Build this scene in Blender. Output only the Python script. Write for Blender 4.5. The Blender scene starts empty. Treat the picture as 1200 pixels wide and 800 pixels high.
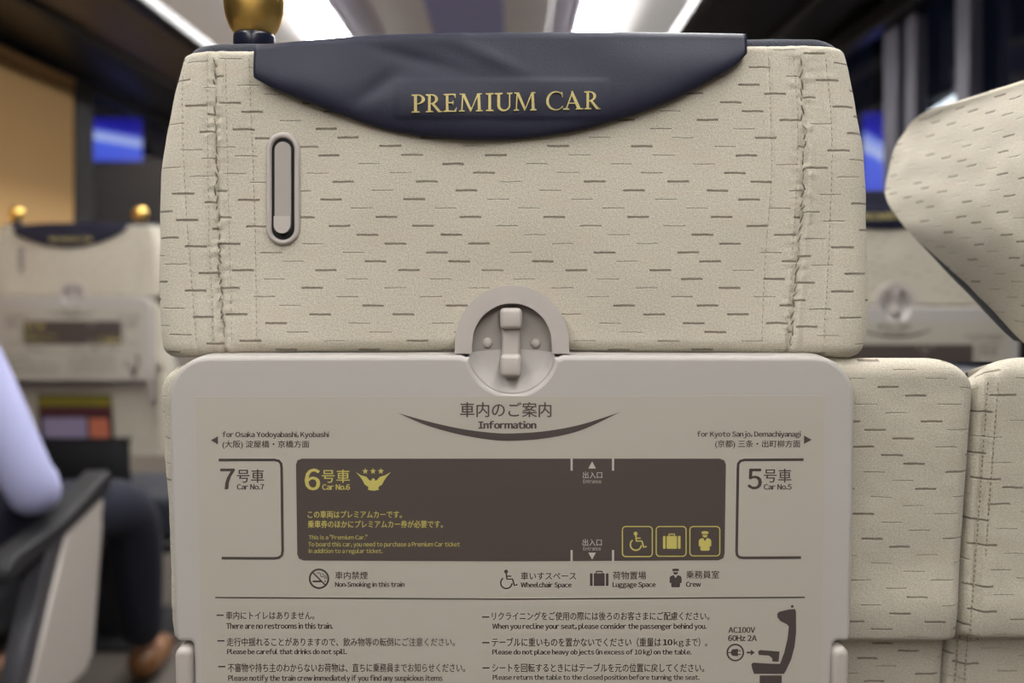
import bpy, bmesh, math, random
from mathutils import Vector, Matrix, noise

# ------------------------------------------------------------------ camera, light, exposure
scene = bpy.context.scene
COL = scene.collection
F = 1113.0            # focal length in pixels of a 1200 px wide frame
HY = 328.0            # horizon row
CAMZ = 1.10           # eye height
D0 = 0.60             # distance to the seat back in focus
S = D0 / F            # metres per pixel on the seat back

cam = bpy.data.cameras.new('camera')
cam.sensor_width = 36.0
cam.lens = F / 1200 * 36
cam.shift_y = -(400 - HY) / 1200
cam.clip_start = 0.02
cam.dof.use_dof = True
cam.dof.focus_distance = 0.597
cam.dof.aperture_fstop = 4.3
co = bpy.data.objects.new('camera', cam)
co.location = (0, 0, CAMZ)
co.rotation_euler = (math.pi / 2, 0, 0)
COL.objects.link(co)
scene.camera = co

scene.view_settings.view_transform = 'Standard'
scene.view_settings.look = 'None'
scene.view_settings.exposure = 0.0
scene.view_settings.gamma = 1.0
scene.view_settings.use_curve_mapping = False

STRIP_POWER = 25.0     # emission of the ceiling strips
world = bpy.data.worlds.new('night')
scene.world = world
world.use_nodes = True
world.node_tree.nodes['Background'].inputs[0].default_value = (0.004, 0.005, 0.010, 1)
world.node_tree.nodes['Background'].inputs[1].default_value = 1.0

# ------------------------------------------------------------------ materials
def srgb(r, g, b):
    f = lambda c: (c / 255 / 12.92) if c / 255 <= 0.04045 else ((c / 255 + 0.055) / 1.055) ** 2.4
    return (f(r), f(g), f(b), 1.0)

def mat(name, col, rough=0.6, metal=0.0, spec=0.5, bump=0.0, bscale=400.0, var=0.0, coat=0.0, emit=None, power=0.0, sheen=0.0):
    m = bpy.data.materials.new(name)
    m.use_nodes = True
    nt = m.node_tree
    p = nt.nodes['Principled BSDF']
    p.inputs['Base Color'].default_value = col
    p.inputs['Roughness'].default_value = rough
    p.inputs['Metallic'].default_value = metal
    p.inputs['Specular IOR Level'].default_value = spec
    p.inputs['Coat Weight'].default_value = coat
    p.inputs['Sheen Weight'].default_value = sheen
    if emit:
        p.inputs['Emission Color'].default_value = emit
        p.inputs['Emission Strength'].default_value = power
    if bump or var:
        tc = nt.nodes.new('ShaderNodeTexCoord')
        n = nt.nodes.new('ShaderNodeTexNoise')
        n.inputs['Scale'].default_value = bscale
        n.inputs['Detail'].default_value = 4
        nt.links.new(tc.outputs['Object'], n.inputs['Vector'])
        if bump:
            b = nt.nodes.new('ShaderNodeBump')
            b.inputs['Strength'].default_value = bump
            b.inputs['Distance'].default_value = 0.001
            nt.links.new(n.outputs['Fac'], b.inputs['Height'])
            nt.links.new(b.outputs['Normal'], p.inputs['Normal'])
        if var:
            mx = nt.nodes.new('ShaderNodeMix')
            mx.data_type = 'RGBA'
            mx.inputs['A'].default_value = tuple(c * (1 - var) for c in col[:3]) + (1,)
            mx.inputs['B'].default_value = tuple(min(1, c * (1 + var)) for c in col[:3]) + (1,)
            nt.links.new(n.outputs['Fac'], mx.inputs['Factor'])
            nt.links.new(mx.outputs['Result'], p.inputs['Base Color'])
    return m

def fabric_mat(name, base, dash, warm):
    """velour woven with short horizontal slits; UV is in metres"""
    m = bpy.data.materials.new(name)
    m.use_nodes = True
    nt = m.node_tree
    N, Lk = nt.nodes, nt.links
    p = N['Principled BSDF']
    p.inputs['Roughness'].default_value = 0.92
    p.inputs['Specular IOR Level'].default_value = 0.15
    p.inputs['Sheen Weight'].default_value = 0.12
    p.inputs['Sheen Roughness'].default_value = 0.5
    def mth(op, a, b=None, c=None):
        n = N.new('ShaderNodeMath')
        n.operation = op
        for i, x in enumerate((a, b, c)):
            if x is None: continue
            if isinstance(x, (int, float)): n.inputs[i].default_value = x
            else: Lk.new(x, n.inputs[i])
        return n.outputs[0]
    def ramp(x, a, b, c, d):
        n = N.new('ShaderNodeMapRange')
        n.interpolation_type = 'SMOOTHSTEP'
        for i, q in enumerate((a, b, c, d)):
            if isinstance(q, (int, float)): n.inputs[i + 1].default_value = q
            else: Lk.new(q, n.inputs[i + 1])
        Lk.new(x, n.inputs[0])
        return n.outputs[0]
    uv = N.new('ShaderNodeUVMap')
    sp = N.new('ShaderNodeSeparateXYZ')
    Lk.new(uv.outputs[0], sp.inputs[0])
    def noise_tex(scale, detail=2):
        n = N.new('ShaderNodeTexNoise')
        n.inputs['Scale'].default_value = scale
        n.inputs['Detail'].default_value = detail
        Lk.new(uv.outputs[0], n.inputs['Vector'])
        return n.outputs['Fac']
    fine = noise_tex(1500, 2)
    mid = noise_tex(420, 3)
    wig = noise_tex(160, 1)
    RH, PER = 0.0056, 0.053
    v = mth('ADD', sp.outputs[1], mth('MULTIPLY', mth('SUBTRACT', wig, 0.5), 0.0008))
    v = mth('ADD', v, mth('MULTIPLY', mth('SUBTRACT', fine, 0.5), 0.0009))
    vv = mth('DIVIDE', v, RH)
    row = mth('FLOOR', vv)
    fv = mth('FRACT', vv)
    wn1 = N.new('ShaderNodeTexWhiteNoise')
    wn1.noise_dimensions = '1D'
    Lk.new(row, wn1.inputs['W'])
    uu = mth('ADD', mth('DIVIDE', sp.outputs[0], PER), mth('ADD', mth('MULTIPLY', row, 0.382), mth('MULTIPLY', wn1.outputs['Value'], 0.16)))
    cell = mth('FLOOR', uu)
    fu = mth('FRACT', uu)
    cx = N.new('ShaderNodeCombineXYZ')
    Lk.new(row, cx.inputs[0]); Lk.new(cell, cx.inputs[1])
    wn2 = N.new('ShaderNodeTexWhiteNoise')
    wn2.noise_dimensions = '2D'
    Lk.new(cx.outputs[0], wn2.inputs['Vector'])
    r = wn2.outputs['Value']
    thick = ramp(r, 0.40, 0.55, 0.03, 0.10)
    dist = mth('ABSOLUTE', mth('SUBTRACT', fv, 0.5))
    a = ramp(mth('SUBTRACT', dist, thick), -0.05, 0.09, 1.0, 0.0)
    b = mth('MULTIPLY', ramp(fu, 0.02, 0.035, 0.0, 1.0), ramp(fu, 0.275, 0.295, 1.0, 0.0))
    d = mth('MULTIPLY', a, b)
    strength = mth('MULTIPLY', d, ramp(r, 0.40, 0.6, 0.5, 0.78))
    mx = N.new('ShaderNodeMix'); mx.data_type = 'RGBA'
    mx.inputs['A'].default_value = tuple(c * 0.84 for c in base[:3]) + (1,)
    mx.inputs['B'].default_value = tuple(min(1, c * 1.10) for c in base[:3]) + (1,)
    Lk.new(ramp(mth('ADD', mth('MULTIPLY', fine, 0.5), mth('MULTIPLY', noise_tex(750, 2), 0.5)), 0.36, 0.64, 0.0, 1.0), mx.inputs['Factor'])
    big = N.new('ShaderNodeTexNoise'); big.inputs['Scale'].default_value = 38; big.inputs['Detail'].default_value = 2
    mp = N.new('ShaderNodeMapping'); mp.inputs['Scale'].default_value = (0.7, 2.2, 1)
    Lk.new(uv.outputs[0], mp.inputs[0]); Lk.new(mp.outputs[0], big.inputs['Vector'])
    mw = N.new('ShaderNodeMix'); mw.data_type = 'RGBA'
    mw.inputs['B'].default_value = warm
    Lk.new(mx.outputs['Result'], mw.inputs['A'])
    Lk.new(ramp(big.outputs['Fac'], 0.5, 0.75, 0.0, 0.35), mw.inputs['Factor'])
    m2 = N.new('ShaderNodeMix'); m2.data_type = 'RGBA'
    m2.inputs['B'].default_value = dash
    Lk.new(mw.outputs['Result'], m2.inputs['A'])
    Lk.new(strength, m2.inputs['Factor'])
    Lk.new(m2.outputs['Result'], p.inputs['Base Color'])
    hgt = mth('SUBTRACT', mth('ADD', mth('MULTIPLY', fine, 0.45), mth('MULTIPLY', mid, 0.35)), mth('MULTIPLY', d, 0.9))
    bp = N.new('ShaderNodeBump')
    bp.inputs['Strength'].default_value = 0.75
    bp.inputs['Distance'].default_value = 0.0008
    Lk.new(hgt, bp.inputs['Height'])
    Lk.new(bp.outputs['Normal'], p.inputs['Normal'])
    return m

def glass_mat(name):
    m = bpy.data.materials.new(name)
    m.use_nodes = True
    nt = m.node_tree
    for n in list(nt.nodes):
        if n.type != 'OUTPUT_MATERIAL': nt.nodes.remove(n)
    out = nt.nodes['Material Output']
    t = nt.nodes.new('ShaderNodeBsdfTransparent'); t.inputs[0].default_value = (0.75, 0.78, 0.8, 1)
    g = nt.nodes.new('ShaderNodeBsdfGlossy'); g.inputs['Roughness'].default_value = 0.02
    fr = nt.nodes.new('ShaderNodeFresnel'); fr.inputs[0].default_value = 1.5
    mx = nt.nodes.new('ShaderNodeMixShader')
    ge = nt.nodes.new('ShaderNodeNewGeometry')
    inv = nt.nodes.new('ShaderNodeMath'); inv.operation = 'SUBTRACT'; inv.inputs[0].default_value = 1.0
    ml = nt.nodes.new('ShaderNodeMath'); ml.operation = 'MULTIPLY'
    nt.links.new(ge.outputs['Backfacing'], inv.inputs[1]); nt.links.new(inv.outputs[0], ml.inputs[0]); nt.links.new(fr.outputs[0], ml.inputs[1])
    nt.links.new(ml.outputs[0], mx.inputs[0]); nt.links.new(t.outputs[0], mx.inputs[1]); nt.links.new(g.outputs[0], mx.inputs[2])
    nt.links.new(mx.outputs[0], out.inputs[0])
    return m

def sign_mat(name):
    """backlit sign face: dark blue heading band over pale blue"""
    m = bpy.data.materials.new(name)
    m.use_nodes = True
    nt = m.node_tree
    p = nt.nodes['Principled BSDF']
    p.inputs['Base Color'].default_value = (0.02, 0.03, 0.1, 1)
    tc = nt.nodes.new('ShaderNodeTexCoord')
    sp = nt.nodes.new('ShaderNodeSeparateXYZ')
    nt.links.new(tc.outputs['Generated'], sp.inputs[0])
    ml = nt.nodes.new('ShaderNodeMath'); ml.operation = 'MULTIPLY_ADD'
    ml.inputs[1].default_value = 0.22
    nt.links.new(sp.outputs[0], ml.inputs[0]); nt.links.new(sp.outputs[2], ml.inputs[2])
    cr = nt.nodes.new('ShaderNodeValToRGB')
    e = cr.color_ramp.elements
    e[0].position = 0.0; e[0].color = (0.05, 0.10, 0.80, 1)
    e[1].position = 0.50; e[1].color = (0.09, 0.16, 0.95, 1)
    for pos, c in ((0.56, (0.62, 0.68, 1.0, 1)), (0.72, (0.32, 0.40, 1.0, 1)), (0.80, (0.02, 0.02, 0.5, 1)), (1.0, (0.01, 0.01, 0.3, 1))):
        x = e.new(pos); x.color = c
    nt.links.new(ml.outputs[0], cr.inputs[0])
    nt.links.new(cr.outputs[0], p.inputs['Emission Color'])
    p.inputs['Emission Strength'].default_value = 1.3
    return m

M = {}
M['fabric'] = fabric_mat('cream_velour', srgb(187, 180, 163), srgb(104, 92, 80), srgb(184, 171, 150))
M['navy'] = mat('navy_velour', srgb(26, 30, 42), 0.95, bump=0.9, bscale=900, sheen=0.2)
M['leather'] = mat('navy_leather', srgb(29, 30, 47), 0.50, spec=0.35, bump=0.14, bscale=900)
M['thread'] = mat('gold_thread', srgb(198, 181, 114), 0.5, bump=0.8, bscale=1800, var=0.3)
M['stitch'] = mat('seam_thread', srgb(142, 131, 115), 0.9)
M['seam'] = mat('seam_fold', srgb(124, 114, 101), 0.95)
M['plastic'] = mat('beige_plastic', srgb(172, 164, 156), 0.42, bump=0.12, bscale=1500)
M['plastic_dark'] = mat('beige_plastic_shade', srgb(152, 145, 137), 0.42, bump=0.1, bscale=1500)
M['tray'] = mat('tray_plastic', srgb(172, 167, 160), 0.5, bump=0.10, bscale=1800)
M['sheet'] = mat('sticker_film', srgb(170, 164, 151), 0.5, bump=0.04, bscale=900)
M['print'] = mat('brown_print', srgb(68, 60, 56), 0.55)
M['panel'] = mat('brown_print_panel', srgb(73, 64, 59), 0.5)
M['yellow'] = mat('yellow_print', srgb(186, 174, 94), 0.55)
M['white'] = mat('white_print', srgb(186, 178, 166), 0.55)
M['gold'] = mat('gold_metal', (0.90, 0.58, 0.16, 1), 0.34, metal=1.0)
M['gloss_navy'] = mat('navy_gloss', srgb(22, 24, 40), 0.28)
M['blackgap'] = mat('black_slot', srgb(10, 10, 11), 0.8)
M['shell'] = mat('dark_plastic', srgb(18, 18, 21), 0.6)
M['grey_shell'] = mat('grey_plastic', srgb(56, 55, 60), 0.4)
M['ceil'] = mat('ceiling_white', srgb(236, 233, 230), 0.7)
M['ceil_grey'] = mat('ceiling_grey', srgb(228, 225, 226), 0.5)
M['ceil_blue'] = mat('ceiling_blue', srgb(178, 186, 252), 0.5)
M['lilac'] = mat('light_trim', srgb(190, 187, 205), 0.4)
M['wall'] = mat('wall_panel', srgb(126, 116, 106), 0.5)
M['blackwall'] = mat('black_trim', srgb(20, 20, 26), 0.45)
M['mull'] = mat('window_frame_metal', srgb(92, 90, 103), 0.35, metal=0.3)
M['rack'] = mat('rack_panel', srgb(120, 108, 96), 0.35)
M['rackblack'] = mat('rack_black', srgb(16, 16, 20), 0.35)
M['blind'] = mat('tan_blind', srgb(196, 156, 100), 0.8, var=0.06, bscale=60)
M['floor'] = mat('floor_carpet', srgb(84, 77, 70), 0.9, var=0.3, bscale=120)
M['strip'] = mat('lamp_diffuser', (0.9, 0.9, 0.9, 1), 0.6, emit=(1.0, 0.988, 0.975, 1), power=STRIP_POWER)
M['outlamp'] = mat('platform_tube', (0.9, 0.9, 0.9, 1), 0.6, emit=(0.9, 0.95, 1.0, 1), power=3.0)  # glow of the tube added as a window reflection
M['glass'] = glass_mat('window_glass')
M['sign'] = sign_mat('blue_backlit_sign')
M['skin'] = mat('skin', srgb(196, 150, 124), 0.55)
M['shirt'] = mat('lavender_shirt', srgb(158, 160, 196), 0.85, bump=0.2, bscale=300)
M['trousers'] = mat('navy_trousers', srgb(15, 17, 34), 0.9)
M['hair'] = mat('dark_hair', srgb(24, 20, 18), 0.6)
M['shoe'] = mat('brown_shoe', srgb(112, 76, 44), 0.4)
M['lip'] = mat('lip', srgb(160, 92, 84), 0.5)
M['leaf_dark'] = mat('leaflet_dark', srgb(30, 26, 30), 0.5)
M['leaf_olive'] = mat('leaflet_olive', srgb(126, 116, 40), 0.5)
M['leaf_red'] = mat('leaflet_red', srgb(84, 42, 48), 0.5)
M['leaf_lilac'] = mat('leaflet_lilac', srgb(150, 140, 168), 0.5)
M['leaf_orange'] = mat('leaflet_orange', srgb(190, 110, 84), 0.5)
M['net'] = mat('black_net', srgb(18, 18, 20), 0.7)

# ------------------------------------------------------------------ mesh helpers
class MB:
    def __init__(s):
        s.v, s.f, s.m, s.uv, s.sm = [], [], [], [], []
        s.mats = []
    def mi(s, m):
        if m not in s.mats: s.mats.append(m)
        return s.mats.index(m)
    def add(s, verts, faces, m, smooth=False, uvs=None):
        o = len(s.v); k = s.mi(m)
        s.v += [tuple(v) for v in verts]
        for i, f in enumerate(faces):
            s.f.append(tuple(a + o for a in f)); s.m.append(k); s.sm.append(smooth)
            s.uv.append(uvs[i] if uvs else None)
    def bm(s, bm, m, smooth=False, mx=None):
        if mx is not None: bmesh.ops.transform(bm, matrix=mx, verts=bm.verts)
        bm.verts.index_update()
        s.add([v.co[:] for v in bm.verts], [[v.index for v in f.verts] for f in bm.faces], m, smooth)
        bm.free()
    def mesh(s, name):
        me = bpy.data.meshes.new(name)
        me.from_pydata(s.v, [], s.f)
        for m in s.mats: me.materials.append(M[m])
        me.polygons.foreach_set('material_index', s.m)
        me.polygons.foreach_set('use_smooth', s.sm)
        if any(u is not None for u in s.uv):
            l = me.uv_layers.new(name='UVMap')
            flat = []
            for f, u in zip(s.f, s.uv):
                for i in range(len(f)):
                    flat += list(u[i]) if u else [0.0, 0.0]
            l.data.foreach_set('uv', flat)
        me.update()
        return me
    def build(s, name, parent=None):
        return link(name, s.mesh(name), parent)

def link(name, data, parent=None):
    o = bpy.data.objects.new(name, data)
    COL.objects.link(o)
    if parent: o.parent = parent
    return o

def tag(o, label, cat=None, group=None):
    o['label'] = label
    if cat: o['category'] = cat
    if group: o['group'] = group
    return o

def empty(name, loc):
    o = bpy.data.objects.new(name, None)
    o.empty_display_size = 0.1
    o.location = loc
    COL.objects.link(o)
    return o

def struct(o):
    o['kind'] = 'structure'
    return o

def rbox(mb, m, x0, x1, y0, y1, z0, z1, r=0.003, seg=3, T=None, smooth=True):
    bm = bmesh.new()
    bmesh.ops.create_cube(bm, size=1)
    for v in bm.verts:
        v.co = Vector((x0 + (v.co.x + .5) * (x1 - x0), y0 + (v.co.y + .5) * (y1 - y0), z0 + (v.co.z + .5) * (z1 - z0)))
    if r > 0:
        bmesh.ops.bevel(bm, geom=bm.edges[:], offset=r, segments=seg, profile=0.5, affect='EDGES')
    if T:
        for v in bm.verts: v.co = Vector(T(*v.co))
    mb.bm(bm, m, smooth)

def tube(mb, m, pts, r, n=12):
    """swept round bar through pts; r number or list"""
    pts = [Vector(p) for p in pts]
    rs = r if isinstance(r, (list, tuple)) else [r] * len(pts)
    vs, fs = [], []
    up = Vector((0.3, 0.2, 1)).normalized()
    for i, p in enumerate(pts):
        d = (pts[min(i + 1, len(pts) - 1)] - pts[max(i - 1, 0)]).normalized()
        a = d.cross(up).normalized(); b = d.cross(a)
        for k in range(n):
            t = 2 * math.pi * k / n
            vs.append(p + (a * math.cos(t) + b * math.sin(t)) * rs[i])
    for i in range(len(pts) - 1):
        for k in range(n):
            fs.append((i * n + k, i * n + (k + 1) % n, (i + 1) * n + (k + 1) % n, (i + 1) * n + k))
    fs.append(tuple(range(n))[::-1]); fs.append(tuple((len(pts) - 1) * n + k for k in range(n)))
    mb.add(vs, fs, m, True)

def lathe(mb, m, prof, c, n=40):
    """profile of (r, z) turned about a vertical axis through c"""
    vs, fs = [], []
    for r, z in prof:
        for k in range(n):
            t = 2 * math.pi * k / n
            vs.append((c[0] + r * math.cos(t), c[1] + r * math.sin(t), c[2] + z))
    for i in range(len(prof) - 1):
        for k in range(n):
            fs.append((i * n + k, i * n + (k + 1) % n, (i + 1) * n + (k + 1) % n, (i + 1) * n + k))
    fs.append(tuple(range(n))[::-1]); fs.append(tuple((len(prof) - 1) * n + k for k in range(n)))
    mb.add(vs, fs, m, True)

def offset_poly(pts, d):
    """move a closed outline inward by d"""
    n = len(pts)
    area = sum(pts[i][0] * pts[(i + 1) % n][1] - pts[(i + 1) % n][0] * pts[i][1] for i in range(n))
    sg = 1 if area > 0 else -1
    out = []
    for i in range(n):
        p0, p1, p2 = Vector(pts[i - 1]), Vector(pts[i]), Vector(pts[(i + 1) % n])
        a, b = (p1 - p0).normalized(), (p2 - p1).normalized()
        na, nb = Vector((-a.y, a.x)) * sg, Vector((-b.y, b.x)) * sg
        k = na + nb
        if k.length < 1e-6: k = na
        k.normalize()
        c = max(0.35, k.dot(na))
        q = p1 + k * (d / c)
        out.append((q.x, q.y))
    return out

def prism(mb, m, pts, w0, w1, T, bev=0.0, seg=3, back=True):
    """solid of outline pts from w0 (far) to w1 (towards the viewer) with a rounded front rim; T maps (u, v, w)"""
    n = len(pts)
    rings = [(pts, w0)]
    if bev > 0:
        for k in range(seg + 1):
            a = math.pi / 2 * k / seg
            rings.append((offset_poly(pts, bev * (1 - math.cos(a))) if k else pts, w1 - bev + bev * math.sin(a)))
    else:
        rings.append((pts, w1))
    vs, fs = [], []
    for ps, w in rings:
        vs += [T(p[0], p[1], w) for p in ps]
    for j in range(len(rings) - 1):
        for i in range(n):
            fs.append((j * n + i, j * n + (i + 1) % n, (j + 1) * n + (i + 1) % n, (j + 1) * n + i))
    mb.add(vs, fs, m, bev > 0)
    top = [T(p[0], p[1], rings[-1][1]) for p in rings[-1][0]]
    mb.add(top, [tuple(range(n))], m, False)
    if back: mb.add([T(p[0], p[1], w0) for p in pts], [tuple(range(n))[::-1]], m, False)

def rrect(x0, y0, x1, y1, r, n=6):
    pts = []
    for cx, cy, a0 in ((x1 - r, y0 + r, -90), (x1 - r, y1 - r, 0), (x0 + r, y1 - r, 90), (x0 + r, y0 + r, 180)):
        for k in range(n + 1):
            a = math.radians(a0 + 90 * k / n)
            pts.append((cx + r * math.cos(a), cy + r * math.sin(a)))
    return pts

def arc(cx, cy, r, a0, a1, n=24, ry=None):
    ry = ry or r
    return [(cx + r * math.cos(math.radians(a0 + (a1 - a0) * k / n)), cy + ry * math.sin(math.radians(a0 + (a1 - a0) * k / n))) for k in range(n + 1)]

def interp(x, tab):
    if x <= tab[0][0]: return tab[0][1]
    for (a, b), (c, d) in zip(tab, tab[1:]):
        if x <= c: return b + (d - b) * (x - a) / (c - a)
    return tab[-1][1]

def sinterp(x, tab):
    """smooth (monotone cubic-ish) interpolation"""
    if x <= tab[0][0]: return tab[0][1]
    if x >= tab[-1][0]: return tab[-1][1]
    n = len(tab)
    for i in range(n - 1):
        if x <= tab[i + 1][0]:
            x0, y0 = tab[i]; x1, y1 = tab[i + 1]
            def slope(j):
                a = tab[max(j - 1, 0)]; b = tab[min(j + 1, n - 1)]
                return (b[1] - a[1]) / (b[0] - a[0])
            h = x1 - x0; t = (x - x0) / h
            m0, m1 = slope(i) * h, slope(i + 1) * h
            return ((2 * t**3 - 3 * t**2 + 1) * y0 + (t**3 - 2 * t**2 + t) * m0 + (-2 * t**3 + 3 * t**2) * y1 + (t**3 - t**2) * m1)

def sstep(a, b, x):
    t = min(1, max(0, (x - a) / (b - a)))
    return t * t * (3 - 2 * t)

def gauss(x, s): return math.exp(-(x / s) ** 2)

# seat-back coordinates: (px, py) measured on the plane of the headrest's rear face, seat-local metres
def X(px): return (px - 600) * S
def Z(py): return CAMZ + (HY - py) * S

# ================================================================== THE SETTING
WL, WR = -1.56, 1.00
YB, YF = -3.0, 6.5
ZC = 2.10

def plain_box(name, m, x0, x1, y0, y1, z0, z1, parent=None, r=0.0):
    mb = MB(); rbox(mb, m, x0, x1, y0, y1, z0, z1, r, 2, smooth=False)
    return mb.build(name, parent)

struct(plain_box('floor', 'floor', WL - .1, WR + .1, YB, YF, -0.05, 0))
# ceiling: one folded panel with a bluish middle band between the two lamp rows
mb = MB()
prof = [(WL - .06, 1.93, None), (-1.45, 1.945, 'ceil'), (-1.30, 1.98, 'ceil'), (-1.15, 2.02, 'ceil'), (-1.0, 2.062, 'ceil'), (-0.845, 2.105, 'ceil'), (-0.64, 2.115, 'ceil'), (-0.64, 2.10, 'lilac'), (-0.52, 2.10, 'lilac'),
        (-0.50, 2.10, 'ceil_grey'), (-0.31, 2.075, 'ceil_grey'), (-0.03, 2.07, 'ceil_blue'), (0.14, 2.09, 'ceil_grey'), (0.15, 2.10, 'ceil_grey'),
        (0.225, 2.10, 'lilac'), (0.225, 2.115, 'lilac'), (0.43, 2.105, 'ceil'), (0.55, 2.073, 'ceil'), (0.68, 2.035, 'ceil'), (0.80, 1.995, 'ceil'), (0.92, 1.955, 'ceil'), (WR + .06, 1.93, 'ceil')]
for (x0, z0, _), (x1, z1, m) in zip(prof, prof[1:]):
    mb.add([(x0, YB, z0), (x1, YB, z1), (x1, YF, z1), (x0, YF, z0), (x0, YB, z0 + .05), (x1, YB, z1 + .05), (x1, YF, z1 + .05), (x0, YF, z0 + .05)],
           [(0, 3, 2, 1), (4, 5, 6, 7), (0, 1, 5, 4), (2, 3, 7, 6), (0, 4, 7, 3), (1, 2, 6, 5)], m)
struct(mb.build('ceiling'))
for nm, y in (('wall_back', YB - .05), ('wall_front', YF)):
    struct(plain_box(nm, 'wall', WL - .1, WR + .1, y, y + .05, 0, 2.25))

def side_wall(name, x0, x1, openings, mlow):
    """wall slab pierced by window openings (y0, y1, z0, z1)"""
    mb = MB()
    z0, z1 = openings[0][2], openings[0][3]
    rbox(mb, mlow, x0, x1, YB, YF, 0, z0, 0, smooth=False)
    rbox(mb, 'blackwall', x0, x1, YB, YF, z1, 2.05, 0, smooth=False)
    y = YB
    for a, b, _, _ in openings:
        rbox(mb, 'blackwall', x0, x1, y, a, z0, z1, 0, smooth=False)
        y = b
    rbox(mb, 'blackwall', x0, x1, y, YF, z0, z1, 0, smooth=False)
    return struct(mb.build(name))
LW = [(-2.6, -1.2, .86, 1.80), (-1.0, 0.5, .86, 1.80), (0.7, 1.75, .86, 1.80), (1.9, 3.40, .86, 1.80), (3.54, 5.0, .86, 1.80), (5.2, 6.3, .86, 1.80)]
RW = [(-2.6, -1.2, .86, 1.80), (-1.0, 0.5, .86, 1.80), (0.7, 1.60, .86, 1.80), (1.66, 3.40, .86, 1.80), (3.54, 5.0, .86, 1.80), (5.2, 6.3, .86, 1.80)]
side_wall('wall_left', WL - .06, WL, LW, 'wall')
side_wall('wall_right', WR, WR + .06, RW, 'wall')
k = 1
for xs, ops in (((WL - .04, WL - .034), LW), ((WR + .034, WR + .04), RW)):
    for a, b, z0, z1 in ops:
        o = struct(plain_box('window_%d' % k, 'glass', xs[0], xs[1], a + .001, b - .001, z0 + .001, z1 - .001)); k += 1
# mullions of the right-hand windows ahead
for i, (y0, y1) in enumerate(((2.44, 2.53), (2.33, 2.39), (2.055, 2.12))):
    struct(plain_box('trim_%d' % (i + 1), 'mull', WR - .012, WR + .02, y0, y1, .862, 1.798, r=.004))
struct(plain_box('trim_4', 'mull', WR - .03, WR - .001, YB, YF, .83, .86, r=.004))
struct(plain_box('trim_5', 'mull', WL + .001, WL + .03, YB, YF, .83, .86, r=.004))
struct(plain_box('trim_6', 'rackblack', WR - .05, WR - .001, YB, YF, 1.76, 1.82, r=.006))

# luggage racks along both walls
def rack(name, x_in, x_wall, label):
    r = empty(name, ((x_in + x_wall) / 2, 1.7, 1.86))
    s = 1 if x_wall > x_in else -1
    cx = (x_in + x_wall) / 2
    def put(nm, m, a, b, z0, z1):
        mb = MB(); rbox(mb, m, min(a, b) - cx, max(a, b) - cx, YB + .01 - 1.7, YF - .01 - 1.7, z0 - 1.86, z1 - 1.86, .006, 2)
        return mb.build(nm, r)
    put('front_rail', 'rackblack', x_in, x_in + s * .05, 1.845, 1.885)
    put('shelf_panel', 'rack' if s < 0 else 'shell', x_in + s * .045, x_in + s * .30, 1.855, 1.875)
    put('light_cover', 'rackblack', x_in + s * .295, x_wall - s * .004, 1.83, 1.88)
    return tag(r, label, 'luggage rack')
rack('luggage_rack', -0.99, WL, 'brown and black luggage rack above the tan blind on the left wall')
rack('luggage_rack', 0.50, WR, 'black luggage rack above the dark windows on the right')

# ceiling lamps
def strip_lamp(x0, x1, label):
    r = empty('ceiling_light', ((x0 + x1) / 2, 1.7, ZC))
    w = (x1 - x0) / 2
    mb = MB(); rbox(mb, 'strip', -w, w, YB + .1 - 1.7, YF - .2 - 1.7, -.014, .012, .006, 3); mb.build('diffuser', r)
    for s in (-1, 1):
        mb = MB(); rbox(mb, 'lilac', s * (w + .001) if s > 0 else -w - .016, w + .016 if s > 0 else -w - .001, YB + .1 - 1.7, YF - .2 - 1.7, -.001, .0145, .002, 2); mb.build('side_trim', r)
    tag(r, label, 'ceiling light', 'strip lights along the ceiling')
strip_lamp(-0.825, -0.68, 'long white strip light on the ceiling behind the gold knob')
strip_lamp(0.262, 0.412, 'long white strip light on the ceiling over the right half of the head cover')

# tan roller blind pulled down over the left window
r = empty('roller_blind', (WL + .012, 2.65, 1.82))
mb = MB(); rbox(mb, 'blind', -.003, .003, -.78, .70, -.99, -.03, .001, 1); mb.build('blind_cloth', r)
mb = MB(); tube(mb, 'blind', [(0, -.78, -.02), (0, .70, -.02)], .011, 14); mb.build('roller', r)
mb = MB(); rbox(mb, 'blackwall', -.008, .010, -.78, .70, -1.01, -.985, .003, 2); mb.build('bottom_bar', r)
tag(r, 'tan roller blind drawn down over the left window', 'blind')

# lit signs on the platform outside, and an added reflection streak
def out_sign(x, y, z, w, h, label):
    r = empty('station_sign', (x, y, z - h / 2))
    mb = MB(); rbox(mb, 'shell', -w / 2 - .01, w / 2 + .01, .004, .06, -.01, h + .01, .006, 2); mb.build('sign_box', r)
    mb = MB(); rbox(mb, 'sign', -w / 2, w / 2, -.004, .006, 0, h, .002, 1, smooth=False); mb.build('lit_face', r)
    mb = MB(); tube(mb, 'shell', [(0, .03, h), (0, .03, 3.2 - z)], .012, 10); mb.build('hanger', r)
    tag(r, label, 'sign')
out_sign(-1.95, 4.67, 1.79, .26, .21, 'blue lit sign seen through the dark window beside the tan blind')
out_sign(1.21, 3.12, 1.515, .11, .27, 'blue lit sign glimpsed right of the cream headrest')
r = empty('platform_lamp', (1.10, 2.36, 1.55))  # glowing tube added outside to stand in for a strip-light reflection
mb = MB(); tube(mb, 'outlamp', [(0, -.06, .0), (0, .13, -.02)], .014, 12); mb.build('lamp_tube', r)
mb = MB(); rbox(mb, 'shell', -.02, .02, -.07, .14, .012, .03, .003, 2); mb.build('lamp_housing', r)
tag(r, 'small white lamp shining through the dark window above the right seat wing', 'lamp')

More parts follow.
